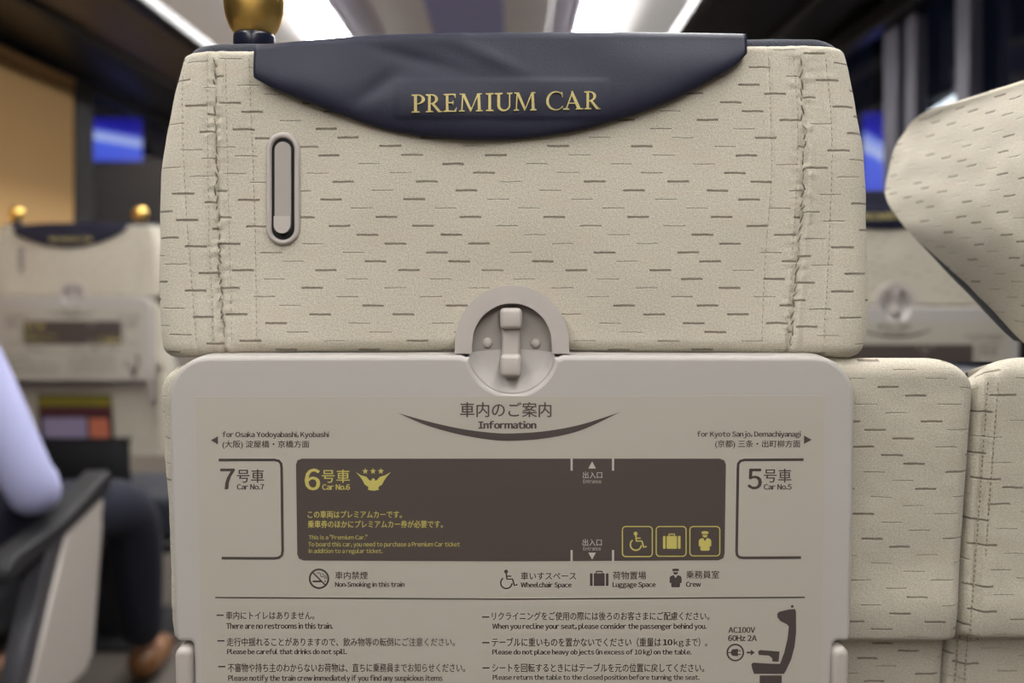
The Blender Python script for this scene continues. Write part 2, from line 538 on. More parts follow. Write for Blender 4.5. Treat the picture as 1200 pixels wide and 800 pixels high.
# ================================================================== SEATS
CACHE = {}
def cached(key, name, parent, fn):
    """build a part once, reuse its mesh data for the other seats"""
    if key not in CACHE:
        mb = fn()
        CACHE[key] = mb.mesh(name)
    return link(name, CACHE[key], parent)

# ---- headrest profile tables (px on the rear face)
EL = [(50, 206), (62, 204), (120, 190), (200, 178), (300, 175.5), (380, 177), (424, 183)]
ER = [(44, 993), (62, 1001), (120, 1014), (190, 1024), (300, 1028.5), (380, 1028), (424, 1018)]
DEP = [(40, .17), (53, .203), (58, .222), (66, .238), (82, .251), (105, .259), (135, .263), (180, .262), (240, .224), (330, .138), (420, .055), (440, .05)]
SEAM_L = [(40, 250), (150, 250), (260, 253), (350, 257), (420, 262)]
SEAM_R = [(40, 938), (120, 943), (210, 944), (300, 938), (420, 926)]
ST_L1 = [(40, 217), (100, 211), (200, 213), (320, 221), (420, 230)]
ST_L2 = [(40, 241), (260, 243), (420, 250)]
ST_L3 = [(40, 262), (260, 266), (420, 272)]
ST_L4 = [(40, 289), (200, 294), (420, 300)]
ST_R1 = [(40, 968), (150, 977), (300, 974), (420, 966)]
ST_R2 = [(40, 930), (150, 936), (300, 930), (420, 920)]
ST_R3 = [(40, 902), (200, 906), (300, 899), (420, 893)]
def cream_top(px): return 57.5 - 7.0 * (px - 205) / 780

def hr_y(px, py):
    """rear face of the headrest: metres behind (negative) / ahead of the datum plane"""
    t = (px - 600) / 426
    y = .005 * t * t
    sl, sr = sinterp(py, SEAM_L), sinterp(py, SEAM_R)
    for sx, d in ((sl, 1), (sr, -1)):
        q = px - sx
        wob = noise.noise(Vector((px * .05, py * .09, 3.1)))
        y += .0020 * gauss(q + 3.0 * wob, 2.4) * sstep(64, 84, py)       # sunk seam
        y -= .0012 * gauss(q - 7, 5) + .0010 * gauss(q + 8, 5)       # rolled lips
        y += .0012 * noise.noise(Vector((px * .09, py * .15, 1.0))) * gauss(q, 14)
    for tb in (ST_L1, ST_L4, ST_R1, ST_R3):
        q = px - sinterp(py, tb)
        y += .0005 * gauss(q, 2.2) + .0004 * noise.noise(Vector((px * .06, py * .14, 7.0))) * gauss(q, 9)
    y += .0016 * noise.noise(Vector((px * .008, py * .010, 5.5)))
    # hollow round the coat hook, and the pull of the latch at the bottom
    y += .003 * gauss(math.hypot(px - 330, (py - 225) * .45), 60)
    y += .006 * gauss(math.hypot(px - 600, py - 400), 95)
    y += .0012 * noise.noise(Vector((px * .035, py * .02, 2.0))) * sstep(370, 415, py)
    return y

def headrest_mb():
    mb = MB()
    rows = []
    for k in range(13):                               # bottom roll
        a = math.pi / 2 * k / 12
        rows.append((418 - 17 + 17 * math.cos(a), 17 * (1 - math.sin(a))))
    rows[0:0] = [(418, 45)]
    n = 170
    for k in range(1, n + 1): rows.append((401 + (60 - 401) * k / n, 0))
    for k in range(1, 7):
        a = math.pi / 2 * k / 6
        rows.append((60 - 7 * math.sin(a), 7 * (1 - math.cos(a))))
    nr, ns, nc = 360, 34, 12
    vs, us = [], []
    for py, ins in rows:
        l, r = sinterp(py, EL) + ins * .9, sinterp(py, ER) - ins * .9
        d = sinterp(py, DEP); rc = 34.0
        path = []
        fl = .022 * sstep(420, 180, py)
        for k in range(ns):                            # left wing, front to rear
            t = k / ns
            y = d + (rc * S - d) * t
            path.append((l - fl / S * (1 - t) ** 1.3, y, 0, l - (d - rc * S) / S * (1 - t)))
        for k in range(nc):
            a = math.pi / 2 * k / nc
            path.append((l + rc - rc * math.cos(a), rc * S * (1 - math.sin(a)), math.sin(a), l + (rc * 1.3) * k / nc - rc * .3))
        for k in range(nr + 1):
            x = l + rc + (r - l - 2 * rc) * k / nr
            path.append((x, 0, 1, x))
        for k in range(1, nc + 1):
            a = math.pi / 2 * k / nc
            path.append((r - rc + rc * math.sin(a), rc * S * (1 - math.cos(a)), math.cos(a), r - rc + (rc * 1.3) * k / nc))
        for k in range(1, ns + 1):
            t = k / ns
            y = rc * S + (d - rc * S) * t
            path.append((r + fl / S * t ** 1.3, y, 0, r + rc * .3 + (d - rc * S) / S * t))
        for x, y, w, u in path:
            q = py
            t = (x - 601) / 426
            q += 7 * min(1.2, abs(t)) ** 8 * sstep(330, 415, py) - 5 * (1 - min(1, abs(t)) ** 2) * sstep(360, 415, py)
            q += (cream_top(x) - 53) * sstep(200, 60, py)
            wd = hr_y(min(max(x, 200), 1000), q)
            e = .0010 * noise.noise(Vector((u * .02, q * .025, 8.0))) * (1 - w)
            yy = y + ins * S + wd * (.25 + .75 * w) * (1 if ins < 17 else 0.3)
            vs.append((X(x) + e, yy, Z(q)))
            us.append((u * S, -q * S))
    m = len(path)
    fs, fu = [], []
    def sh(u, v):
        px = u / S; py = -v / S
        if px < sinterp(py, SEAM_L): return (u + .021, v + .0017)
        if px > sinterp(py, SEAM_R): return (u + .034, v + .0023)
        return (u, v)
    for j in range(len(rows) - 1):
        for i in range(m - 1):
            q = (j * m + i, j * m + i + 1, (j + 1) * m + i + 1, (j + 1) * m + i)
            c = [us[a] for a in q]
            mu = (sum(a[0] for a in c) / 4, sum(a[1] for a in c) / 4)
            s0 = sh(*mu); du, dv = s0[0] - mu[0], s0[1] - mu[1]
            fs.append(q); fu.append([(a[0] + du, a[1] + dv) for a in c])
    mb.add(vs, fs, 'fabric', True, fu)
    return mb

def pad_mb():
    """navy front of the headrest: fills the shell, bulges past its rim and over its top edge"""
    mb = MB()
    rows = [(412, 10), (410, 5)]
    for k in range(1, 40): rows.append((408 + (62 - 408) * k / 39, 4))
    for k in range(1, 8):
        a = math.pi / 2 * k / 7
        rows.append((62 - 20 * math.sin(a), 4 + 16 * (1 - math.cos(a))))
    n1, n2 = 26, 40
    vs = []
    for py, ins in rows:
        l, r = sinterp(py, EL) + ins, sinterp(py, ER) - ins
        d = sinterp(py, DEP) - (ins - 4) * S; rc = 30.0
        fl = .022 * sstep(420, 180, py)
        path = []
        xl, xr = l - fl / S, r + fl / S
        f = d + .006 + .022 * sstep(200, 410, py)
        for k in range(n2 + 1):                        # front, left to right
            t = -1 + 2 * k / n2
            hollow = (d - .085) * .55 * (1 - abs(t) ** 3) if d > .09 else 0
            path.append((xl - 1 + (xr - xl + 2) * (t + 1) / 2, f - hollow - .004 * abs(t) ** 12))
        for k in range(n1):
            t = k / n1
            path.append((xr + (r - xr) * t ** 1.3, d + .004 + (rc * S - d - .004) * t))
        for k in range(9):
            a = math.pi / 2 * k / 8
            path.append((r - rc + rc * math.cos(a), ins * S + .003 + rc * S * (1 - math.sin(a))))
        for k in range(1, 21): path.append((r - rc + (l + rc - r + rc) * k / 20, ins * S + .003))
        for k in range(1, 9):
            a = math.pi / 2 * k / 8
            path.append((l + rc - rc * math.sin(a), ins * S + .003 + rc * S * (1 - math.cos(a))))
        for k in range(1, n1 + 1):
            t = k / n1
            path.append((l + (xl - l) * t ** 1.3, rc * S + (d + .004 - rc * S) * t))
        for x, y in path:
            q = py + (cream_top(x) - 53) * sstep(200, 60, py)
            nz = .0012 * noise.noise(Vector((x * .03, q * .03, y * 40)))
            q += 13 * sstep(.03, .10, y) * sstep(75, 62, py)
            vs.append((X(x), y + nz + (.004 if 60 < py < 411 and y < .05 else 0), Z(q) + nz * 1.2))
    m = len(path)
    fs = []
    for j in range(len(rows) - 1):
        for i in range(m):
            fs.append((j * m + i, (j + 1) * m + i, (j + 1) * m + (i + 1) % m, j * m + (i + 1) % m))
    fs.append(tuple((len(rows) - 1) * m + i for i in range(m))[::-1]); fs.append(tuple(range(m)))
    mb.add(vs, fs, 'navy', True)
    return mb

STITCH = ((SEAM_L, 1.7), (SEAM_R, 1.7), (ST_L1, .8), (ST_L2, .7), (ST_L3, .7), (ST_L4, .8), (ST_R1, .8), (ST_R2, .7), (ST_R3, .7))
def stitch_mb(k):
    mb = MB()
    rnd = random.Random(4 + k)
    tb, w = STITCH[k]
    py = 66.0
    while py < 398:
        ln = rnd.uniform(3.0, 4.6) if k > 1 else rnd.uniform(5, 12)
        j = .5 if k > 1 else 2.4
        x = sinterp(py, tb) + rnd.uniform(-j, j); x2 = sinterp(py + ln, tb) + rnd.uniform(-j, j)
        a = (X(x), hr_y(x, py) - .0002, Z(py)); b = (X(x2), hr_y(x2, py + ln) - .0002, Z(py + ln))
        mid = ((a[0] + b[0]) / 2, (a[1] + b[1]) / 2 - .0002, (a[2] + b[2]) / 2)
        tube(mb, 'stitch' if k > 1 else 'seam', [a, mid, b], [w * S * .3, w * S * .6, w * S * .3], 5)
        py += ln + (rnd.uniform(2.0, 4.0) if k > 1 else rnd.uniform(-2, 5))
    return mb

# ---- navy head cover
CB = [(299, 92), (320, 103.5), (360, 120), (400, 135), (450, 152), (500, 161), (550, 164.5), (600, 164), (650, 158.5), (700, 148), (780, 121.5), (830, 96), (862, 76), (874, 64)]
CT = [(299, 52), (340, 48), (420, 42), (500, 39), (600, 38), (740, 37.5), (874, 38.5)]
def cover_y(px, py):
    b, t = sinterp(px, CB), sinterp(px, CT) + 10
    q = min(1, max(0, (b - py) / max(8, b - t)))
    y = -.0042 - .0034 * math.sin(math.pi * min(1, q * 1.0) ** .55) * min(1, (b - t) / 70)
    y += hr_y(px, max(py, 60)) * .35
    # soft creases left of the lettering
    d = (px - 455) * .60 + (py - 95) * .80
    y += .0015 * gauss(d, 12) * gauss(py - 108, 26) * gauss(px - 450, 40)
    d = (py - 70) - (px - 480) * .28
    y += .0009 * gauss(d, 9) * gauss(px - 490, 55)
    d = (py - 62) - (px - 560) * .45
    y -= .0009 * gauss(d, 10) * gauss(px - 570, 45)
    y += .0012 * noise.noise(Vector((px * .012, py * .02, 4.0)))
    e = sstep(462, 470, px) * sstep(714, 706, px) * sstep(93, 98, py) * sstep(143, 138, py)
    return y - .0006 * e

def cover_mb():
    mb = MB()
    nu, nv, na, nf = 150, 46, 8, 8
    vs = []
    for i in range(nu + 1):
        px = 299 + 575 * i / nu
        b, t = sinterp(px, CB), sinterp(px, CT)
        col = []
        for j in range(nv + 1):
            py = b + (t + 10 - b) * j / nv
            col.append((X(px), cover_y(px, py), Z(py)))
        y0 = col[-1][1]
        for j in range(1, na + 1):
            a = math.pi / 2 * j / na
            col.append((X(px), y0 + 10 * S * (1 - math.cos(a)), Z(t + 10 - 10 * math.sin(a))))
        for j in range(1, nf + 1):
            col.append((X(px), y0 + 10 * S + .13 * j / nf, Z(t) - .004 * (j / nf) ** 2))
        vs += col
    m = len(col)
    fs = [(i * m + j, (i + 1) * m + j, (i + 1) * m + j + 1, i * m + j + 1) for i in range(nu) for j in range(m - 1)]
    # inner skin and rim give the leather its thickness
    nv_ = len(vs)
    inn = [(v[0], v[1] + .0030, v[2] - (.0015 if k % m > nv else 0)) for k, v in enumerate(vs)]
    fi = [tuple(a + nv_ for a in f[::-1]) for f in fs]
    rim = []
    for i in range(nu): rim.append((i * m, nv_ + i * m, nv_ + (i + 1) * m, (i + 1) * m)); rim.append(((i + 1) * m - 1, (i + 2) * m - 1, nv_ + (i + 2) * m - 1, nv_ + (i + 1) * m - 1))
    for j in range(m - 1): rim.append((j, j + 1, nv_ + j + 1, nv_ + j)); k = nu * m; rim.append((k + j, nv_ + k + j, nv_ + k + j + 1, k + j + 1))
    mb.add(vs + inn, fs + fi + rim, 'leather', True)
    return mb

# ---- embroidered serif capitals, drawn on a unit cap height
def glyph(ch):
    P = []
    q = lambda *p: P.append(list(p))
    box = lambda a, b, c, d: q((a, b), (c, b), (c, d), (a, d))
    def serif(a, b, y, up):
        t = .045 if up else -.045
        q((a, y), (b, y), (b, y + t), (b - .07, y + t * 1.7), (a + .07, y + t * 1.7), (a, y + t))
    def band(out, inn):
        for k in range(len(out) - 1): q(out[k], out[k + 1], inn[k + 1], inn[k])
    if ch == 'I':
        box(.13, 0, .26, 1); serif(.01, .38, 0, 1); serif(.01, .38, 1, 0); w = .39
    elif ch in 'PR':
        box(.12, 0, .25, 1); serif(0, .38, 0, 1); serif(0, .25, 1, 0)
        band(arc(.27, .725, .35, 90, -90, 16, .275), arc(.27, .725, .21, 90, -90, 16, .225))
        box(.20, .95, .29, 1.0); box(.20, .45, .29, .50); w = .62
        if ch == 'R':
            q((.27, .48), (.43, .48), (.76, .05), (.86, .03), (.86, 0), (.64, 0)); w = .84
    elif ch == 'E':
        box(.12, 0, .25, 1); serif(0, .38, 0, 1); serif(0, .38, 1, 0)
        box(.2, .945, .60, 1); q((.53, .945), (.60, .78), (.63, .78), (.61, 1)); box(.2, .475, .5, .53); box(.465, .39, .505, .615)
        box(.2, 0, .62, .055); q((.55, .05), (.66, .24), (.69, .24), (.64, 0)); w = .69
    elif ch == 'M':
        q((.10, 0), (.155, 0), (.205, 1), (.14, 1)); serif(0, .27, 0, 1); box(.03, .955, .24, 1)
        q((.12, 1), (.27, 1), (.60, .12), (.55, 0), (.53, 0)); q((.53, 0), (.57, 0), (.92, .93), (.92, 1), (.88, 1))
        q((.88, 1), (1.00, 1), (1.05, 0), (.91, 0)); serif(.82, 1.15, 0, 1); box(.92, .955, 1.09, 1); w = 1.15
    elif ch == 'U':
        box(.12, .32, .25, 1); serif(0, .37, 1, 0); box(.66, .32, .72, 1); serif(.56, .82, 1, 0)
        band(arc(.42, .33, .30, 180, 360, 18, .35), arc(.455, .33, .205, 180, 360, 18, .265)); w = .82
    elif ch == 'C':
        o = arc(.50, .5, .50, 42, 318, 30, .53)
        n = arc(.545, .5, .41, 46, 314, 30, .47)
        band(o, n); q((.80, .98), (.855, .98), (.875, .70), (.845, .70)); q((.84, .10), (.90, .16), (.86, .22), (.82, .17)); w = .90
    elif ch == 'A':
        q((.11, 0), (.17, 0), (.44, .86), (.42, 1)); q((.40, 1.03), (.46, 1.03), (.86, 0), (.70, 0), (.39, .86)); box(.22, .33, .68, .38)
        serif(0, .30, 0, 1); serif(.60, .97, 0, 1); w = .97
    return P, w

def lettering_mb():
    mb = MB()
    word = [('P', 484, 499.5), ('R', 500.5, 519.5), ('E', 521, 536.5), ('M', 539, 566.5), ('I', 569.5, 579), ('U', 580, 600.5), ('M', 602, 628.5), ('C', 639.5, 659), ('A', 659, 682.5), ('R', 683.5, 702)]
    for ch, a, b in word:
        P, w = glyph(ch)
        for pl in P:
            pts = [(a + (b - a) * x / w, 135.0 - (a + (b - a) * x / w - 484) * .0205 - y * 20.8) for x, y in pl]
            n = len(pts)
            fr = [(X(x), cover_y(x, y) - .0011, Z(y)) for x, y in pts]
            bk = [(X(x), cover_y(x, y) + .0003, Z(y)) for x, y in pts]
            fs = [tuple(range(n))] + [(i, n + i, n + (i + 1) % n, (i + 1) % n) for i in range(n)]
            mb.add(fr + bk, fs, 'thread', False)
    return mb

# ---- coat hook in its stadium bezel
def flat_T(y0):
    return lambda u, v, w: (X(u), y0 - w, Z(v))
def stadium(x0, x1, y0, y1, n=14):
    r = (x1 - x0) / 2; cx = (x0 + x1) / 2
    return arc(cx, y0 + r, r, 180, 360, n) + arc(cx, y1 - r, r, 0, 180, n)
def bezel_mb():
    mb = MB(); T = flat_T(hr_y(330, 220))
    o, i = stadium(309, 350.5, 153, 287.5), stadium(316.5, 343, 161, 280.5)
    n = len(o)
    prof = [(0, -.004), (0, .0005), (.12, .0022), (.3, .0030), (.6, .0033), (.85, .0028), (1, .0014)]
    vs = []
    for t, w in prof:
        vs += [T(o[k][0] + (i[k][0] - o[k][0]) * t, o[k][1] + (i[k][1] - o[k][1]) * t, w) for k in range(n)]
    fs = [(j * n + k, j * n + (k + 1) % n, (j + 1) * n + (k + 1) % n, (j + 1) * n + k) for j in range(len(prof) - 1) for k in range(n)]
    mb.add(vs, fs, 'plastic', True)
    mb.add([T(p[0], p[1], .0016) for p in i] + [T(p[0], p[1], .0012) for p in i], [(k, (k + 1) % n, n + (k + 1) % n, n + k) for k in range(n)] + [tuple(range(n, 2 * n))], 'blackgap')  # black wall and disc laid over the fabric paint the gap's shade
    return mb
def hook_mb():
    mb = MB(); T = flat_T(hr_y(330, 220))
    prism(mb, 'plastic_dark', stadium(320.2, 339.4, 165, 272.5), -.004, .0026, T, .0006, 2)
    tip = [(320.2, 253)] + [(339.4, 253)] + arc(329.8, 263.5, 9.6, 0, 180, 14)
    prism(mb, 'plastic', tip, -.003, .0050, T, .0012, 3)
    return mb

# ---- tray latch: half ring, recessed plate, turning lever
def latch_ring_mb():
    mb = MB(); T = flat_T(.004)
    pts = [(666.5, 413.5)] + arc(600, 400, 66, 0, -180, 40) + [(533.5, 413.5), (553, 413.5)] + arc(600, 401, 46, 180, 360, 36) + [(647, 413.5)]
    prism(mb, 'plastic', pts, -.012, .0105, T, .0035, 4)
    return mb
def latch_plate_mb():
    mb = MB(); T = flat_T(.004)
    pts = [(648, 413.5)] + arc(600, 401, 48, 0, -180, 30) + [(552, 413.5)]
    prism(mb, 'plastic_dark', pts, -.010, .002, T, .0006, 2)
    for cx in (571, 627.5):
        c = T(cx, 402, .002); bm = bmesh.new()
        bmesh.ops.create_uvsphere(bm, u_segments=18, v_segments=10, radius=.0034)
        mb.bm(bm, 'plastic', True, Matrix.Translation(c) @ Matrix.Scale(.6, 4, (0, 1, 0)))
    return mb
def lever_mb():
    mb = MB()
    def rb(x0, x1, y0, y1, w0, w1, r): rbox(mb, 'plastic', X(x0), X(x1), .004 - w1, .004 - w0, Z(y1), Z(y0), r, 4)
    rb(588, 609.5, 372, 432, .003, .0085, .0022)
    rb(586, 611.5, 360.5, 385, .004, .0130, .0028)
    rb(586.5, 611, 414, 440, .004, .0150, .0028)
    return mb

# ---- folding tray on its tilted plane
TILT = math.radians(3.0)
T0 = Vector((0, -.009, Z(416)))
TE = Vector((0, math.sin(TILT), -math.cos(TILT)))
TN = Vector((0, -math.cos(TILT), -math.sin(TILT)))
def tp(px, py):
    """where the line of sight through a frame position meets the tray plane of the seat in focus: (u, v)"""
    d = Vector(((px - 600) / F, 1, (HY - py) / F))
    p0 = T0 + Vector((0, D0, -CAMZ))
    t = p0.dot(TN) / d.dot(TN)
    q = d * t - p0
    return q.x, q.dot(TE)
def TT(u, v, w):
    p = T0 + Vector((u, 0, 0)) + TE * v + TN * w
    return p[:]
def TP(px, py, w):
    u, v = tp(px, py)
    return TT(u, v, w)

def tray_mb():
    mb = MB()
    pts = arc(246, 466, 49, 180, 270, 12) + [(540, 416.5)]
    pts += [(546, 419)] + arc(600, 411, 50.5, 172, 8, 26) + [(654, 419), (660, 416.5)]
    pts += arc(953, 466, 49, 270, 360, 12)
    pts += [(1000.5, 600), (997, 740)] + arc(990, 745.5, 7, 0, 90, 5) + arc(983, 758, 6, 270, 180, 5) + [(975, 800)] + arc(958, 822, 15, 0, 90, 6)
    pts += arc(246, 822, 15, 90, 180, 6) + [(227, 800)] + arc(220, 758, 6, 0, -90, 5) + arc(212, 745.5, 7, 90, 180, 5) + [(203, 700), (200, 600)]
    q = [tp(*p) for p in pts]
    prism(mb, 'tray', q, -.017, .0, TT, .0030, 4)
    return mb
def dish_mb():
    """scooped finger hollow under the latch"""
    mb = MB()
    n = 32; rings = [(50.5, -.0022), (47, -.0050), (43, -.0075), (36, -.0088), (18, -.0092), (.5, -.0093)]
    vs = []
    for r, w in rings:
        vs += [TP(x, y, w) for x, y in arc(600, 410.5, r, 176, 4, n)]
    fs = [(j * (n + 1) + i, j * (n + 1) + i + 1, (j + 1) * (n + 1) + i + 1, (j + 1) * (n + 1) + i) for j in range(len(rings) - 1) for i in range(n)]
    mb.add(vs, fs, 'tray', True)
    mb.add([TP(x, y, -.0165) for x, y in arc(600, 410.5, 52, 176, 4, n)], [tuple(range(n + 1))], 'tray')
    return mb
def arm_mb(side):
    mb = MB()
    x0, x1 = ((206, 226) if side < 0 else (974, 994))
    pts = arc((x0 + x1) / 2, 767, (x1 - x0) / 2, 180, 360, 14) + [(x1 + side * -4, 960), (x0 + side * -4, 960)]
    prism(mb, 'plastic', [tp(*p) for p in pts], -.030, .0035, TT, .0035, 4)
    return mb

# ---- printed sheet
PW = .00042     # print sits just proud of the film
def sheet_mb():
    mb = MB()
    pts = [tp(*p) for p in ((229, 464.5), (967, 463.5), (962, 800), (960, 826), (239, 826), (237, 800))]
    prism(mb, 'sheet', pts, -.0003, .00025, TT)
    return mb
def P2(mb, m, pts, lift=0.0):
    mb.add([TP(x, y, PW + lift) for x, y in pts], [tuple(range(len(pts)))], m)
def stroke(mb, m, pts, w, lift=0.0, closed=False):
    """flat line of width w through pts"""
    n = len(pts)
    L, R = [], []
    for i in range(n):
        a = Vector(pts[i - 1] if (closed or i) else pts[0]); b = Vector(pts[(i + 1) % n] if (closed or i < n - 1) else pts[-1])
        d = (b - a).normalized(); k = Vector((-d.y, d.x)) * w / 2
        p = Vector(pts[i]); L.append(p + k); R.append(p - k)
    for i in range(n if closed else n - 1):
        j = (i + 1) % n
        P2(mb, m, [L[i], L[j], R[j], R[i]], lift)
GLYPHS = {}
def glyph_mesh(body):
    """outline of a string in the built-in font at size 1"""
    if body not in GLYPHS:
        c = bpy.data.curves.new('t', 'FONT')
        c.body = body; c.size = 1; c.resolution_u = 3
        o = bpy.data.objects.new('t', c)
        COL.objects.link(o)
        ev = o.evaluated_get(bpy.context.evaluated_depsgraph_get())
        me = ev.to_mesh()
        GLYPHS[body] = ([(v.co.x, v.co.y) for v in me.vertices], [tuple(p.vertices) for p in me.polygons])
        ev.to_mesh_clear()
        bpy.data.objects.remove(o); bpy.data.curves.remove(c)
    return GLYPHS[body]
def latin(s):
    """string set letter by letter in the humanist full-width forms, closed up"""
    vs, fs, x = [], [], 0.0
    for ch in s:
        if ch == ' ':
            x += .27; continue
        v, f = glyph_mesh({'“': '＂', '”': '＂', '-': '-'}.get(ch, chr(ord(ch) + 0xFEE0)))
        a = min(p[0] for p in v); b = max(p[0] for p in v)
        o = len(vs)
        g = .022 if ch in 'vwyTVWkxA' else .043
        vs += [(p[0] - a + x + g, p[1]) for p in v]
        fs += [tuple(i + o for i in q) for q in f]
        x += b - a + g * 2
    return vs, fs
def text(mb, m, s, x0, x1, y0, y1, bold=0.0, lift=0.0):
    """lettering whose ink fills the given box; bold thickens it by overprinting"""
    eng = all(ord(ch) < 128 or ch in '“”' for ch in s)
    vv, fs = latin(s) if eng else glyph_mesh(s)
    ax, bx = min(p[0] for p in vv), max(p[0] for p in vv); ay, by = min(p[1] for p in vv), max(p[1] for p in vv)
    sx, sy = (x1 - x0) / (bx - ax), (y1 - y0) / (by - ay)
    e = bold * sy * (2.0 if eng else 1.0)
    for k, (dx, dy) in enumerate(((0, 0), (-e, 0), (e, 0), (0, e * .5), (0, -e * .5)) if bold else ((0, 0),)):
        mb.add([TP(x0 + (p[0] - ax) * sx + dx, y1 - (p[1] - ay) * sy + dy, PW + lift + k * .000004) for p in vv], fs, m)

def heading_mb():
    mb = MB()
    text(mb, 'print', '車内のご案内', 539.5, 646, 471, 488.5, .012)
    text(mb, 'print', 'Information', 561, 628, 493, 501.8, .03)
    lo = [(466, 483.5), (500, 498), (540, 509), (580, 515.5), (605, 516), (640, 513), (680, 504), (727, 482.5)]
    hi = [(466, 483.5), (500, 493), (540, 502), (580, 507), (605, 507.3), (640, 504.7), (680, 497.3), (727, 482.5)]
    n = 40; xs = [466 + 261 * k / n for k in range(n + 1)]
    for a, b in zip(xs, xs[1:]):
        P2(mb, 'print', [(a, sinterp(a, hi)), (b, sinterp(b, hi)), (b, sinterp(b, lo)), (a, sinterp(a, lo))])
    return mb
def dir_mb(k):
    mb = MB()
    if k == 0:
        text(mb, 'print', 'for Osaka Yodoyabashi, Kyobashi', 261, 385.5, 505.3, 513.6, .018)
        text(mb, 'print', '(大阪) 淀屋橋・京橋方面', 261, 362.5, 515.8, 525.6, .012)
        P2(mb, 'print', [(247.5, 515.5), (255.7, 510.8), (255.7, 520.5)])
    else:
        text(mb, 'print', 'for Kyoto Sanjo, Demachiyanagi', 817, 938, 504.8, 513.2, .018)
        text(mb, 'print', '(京都) 三条・出町柳方面', 838, 937.5, 515.3, 525.2, .012)
        P2(mb, 'print', [(951, 515), (942, 510), (942, 519.8)])
    return mb
def car7_mb():
    mb = MB()
    stroke(mb, 'print', [(256.5, 538.6), (322, 538.6), (327, 539.8), (329.6, 543), (330.2, 548), (331.4, 645), (330.6, 650), (327, 653), (322, 653.8), (260, 653.5)], 3.2)
    text(mb, 'print', '7', 259, 274.7, 549, 572.7, .012)
    text(mb, 'print', '号車', 278, 309.7, 549.5, 565.2, .008)
    text(mb, 'print', 'Car No.7', 278, 309.5, 567, 573.2, .018)
    return mb
def car5_mb():
    mb = MB()
    stroke(mb, 'print', [(941.5, 538.2), (872, 538.6), (867.5, 539.8), (865, 543), (864.6, 548), (863, 645), (863.6, 650), (866.5, 652.6), (871, 653.2), (938.5, 652.8)], 3.2)
    text(mb, 'print', '5', 876.5, 892, 549, 572.7, .012)
    text(mb, 'print', '号車', 895, 927.2, 549, 565, .008)
    text(mb, 'print', 'Car No.5', 895, 927.2, 567, 573.2, .018)
    return mb
def wheelchair(mb, m, x, y, s, lift=0.0):
    g = lambda pts: [(x + a * s, y + b * s) for a, b in pts]
    P2(mb, m, g(arc(8.3, 2.2, 2.3, 0, 360, 16)[:-1]), lift)
    stroke(mb, m, g([(8.6, 4.5), (9.2, 11.0), (15.8, 11.0), (18.0, 18.5), (21.5, 17.4)]), 1.9 * s, lift)
    stroke(mb, m, g([(8.8, 7.6), (14.4, 7.6)]), 1.5 * s, lift)
    stroke(mb, m, g(arc(8.6, 15.4, 6.6, -125, -355, 26)), 1.7 * s, lift)
def suitcase(mb, m, x, y, w, h, lift=0.0):
    R = lambda a, b, c, d: P2(mb, m, rrect(x + a * w, y + b * h, x + c * w, y + d * h, .04 * w, 3), lift)
    R(0, .18, .145, 1); R(.205, .18, .795, 1); R(.855, .18, 1, 1)
    stroke(mb, m, [(x + .34 * w, y + .2 * h), (x + .34 * w, y + .06 * h), (x + .66 * w, y + .06 * h), (x + .66 * w, y + .2 * h)], .075 * w, lift)
def crew(mb, m, x, y, s, lift=0.0, skin='sheet'):
    g = lambda pts: [(x + a * s, y + b * s) for a, b in pts]
    P2(mb, m, g([(3.2, 0.6), (7, 0), (10.8, .6), (11, 2), (10, 3.2), (4, 3.2), (3, 2)]), lift)
    P2(mb, m, g(arc(7, 4.3, 2.9, 0, 180, 12)), lift)
    P2(mb, m, g([(0, 11), (1, 9), (4.6, 7.6), (7, 11.2), (9.4, 7.6), (13, 9), (14, 11), (14, 17), (12.2, 17), (12.2, 21), (11, 22), (3, 22), (1.8, 21), (1.8, 17), (0, 17)]), lift)
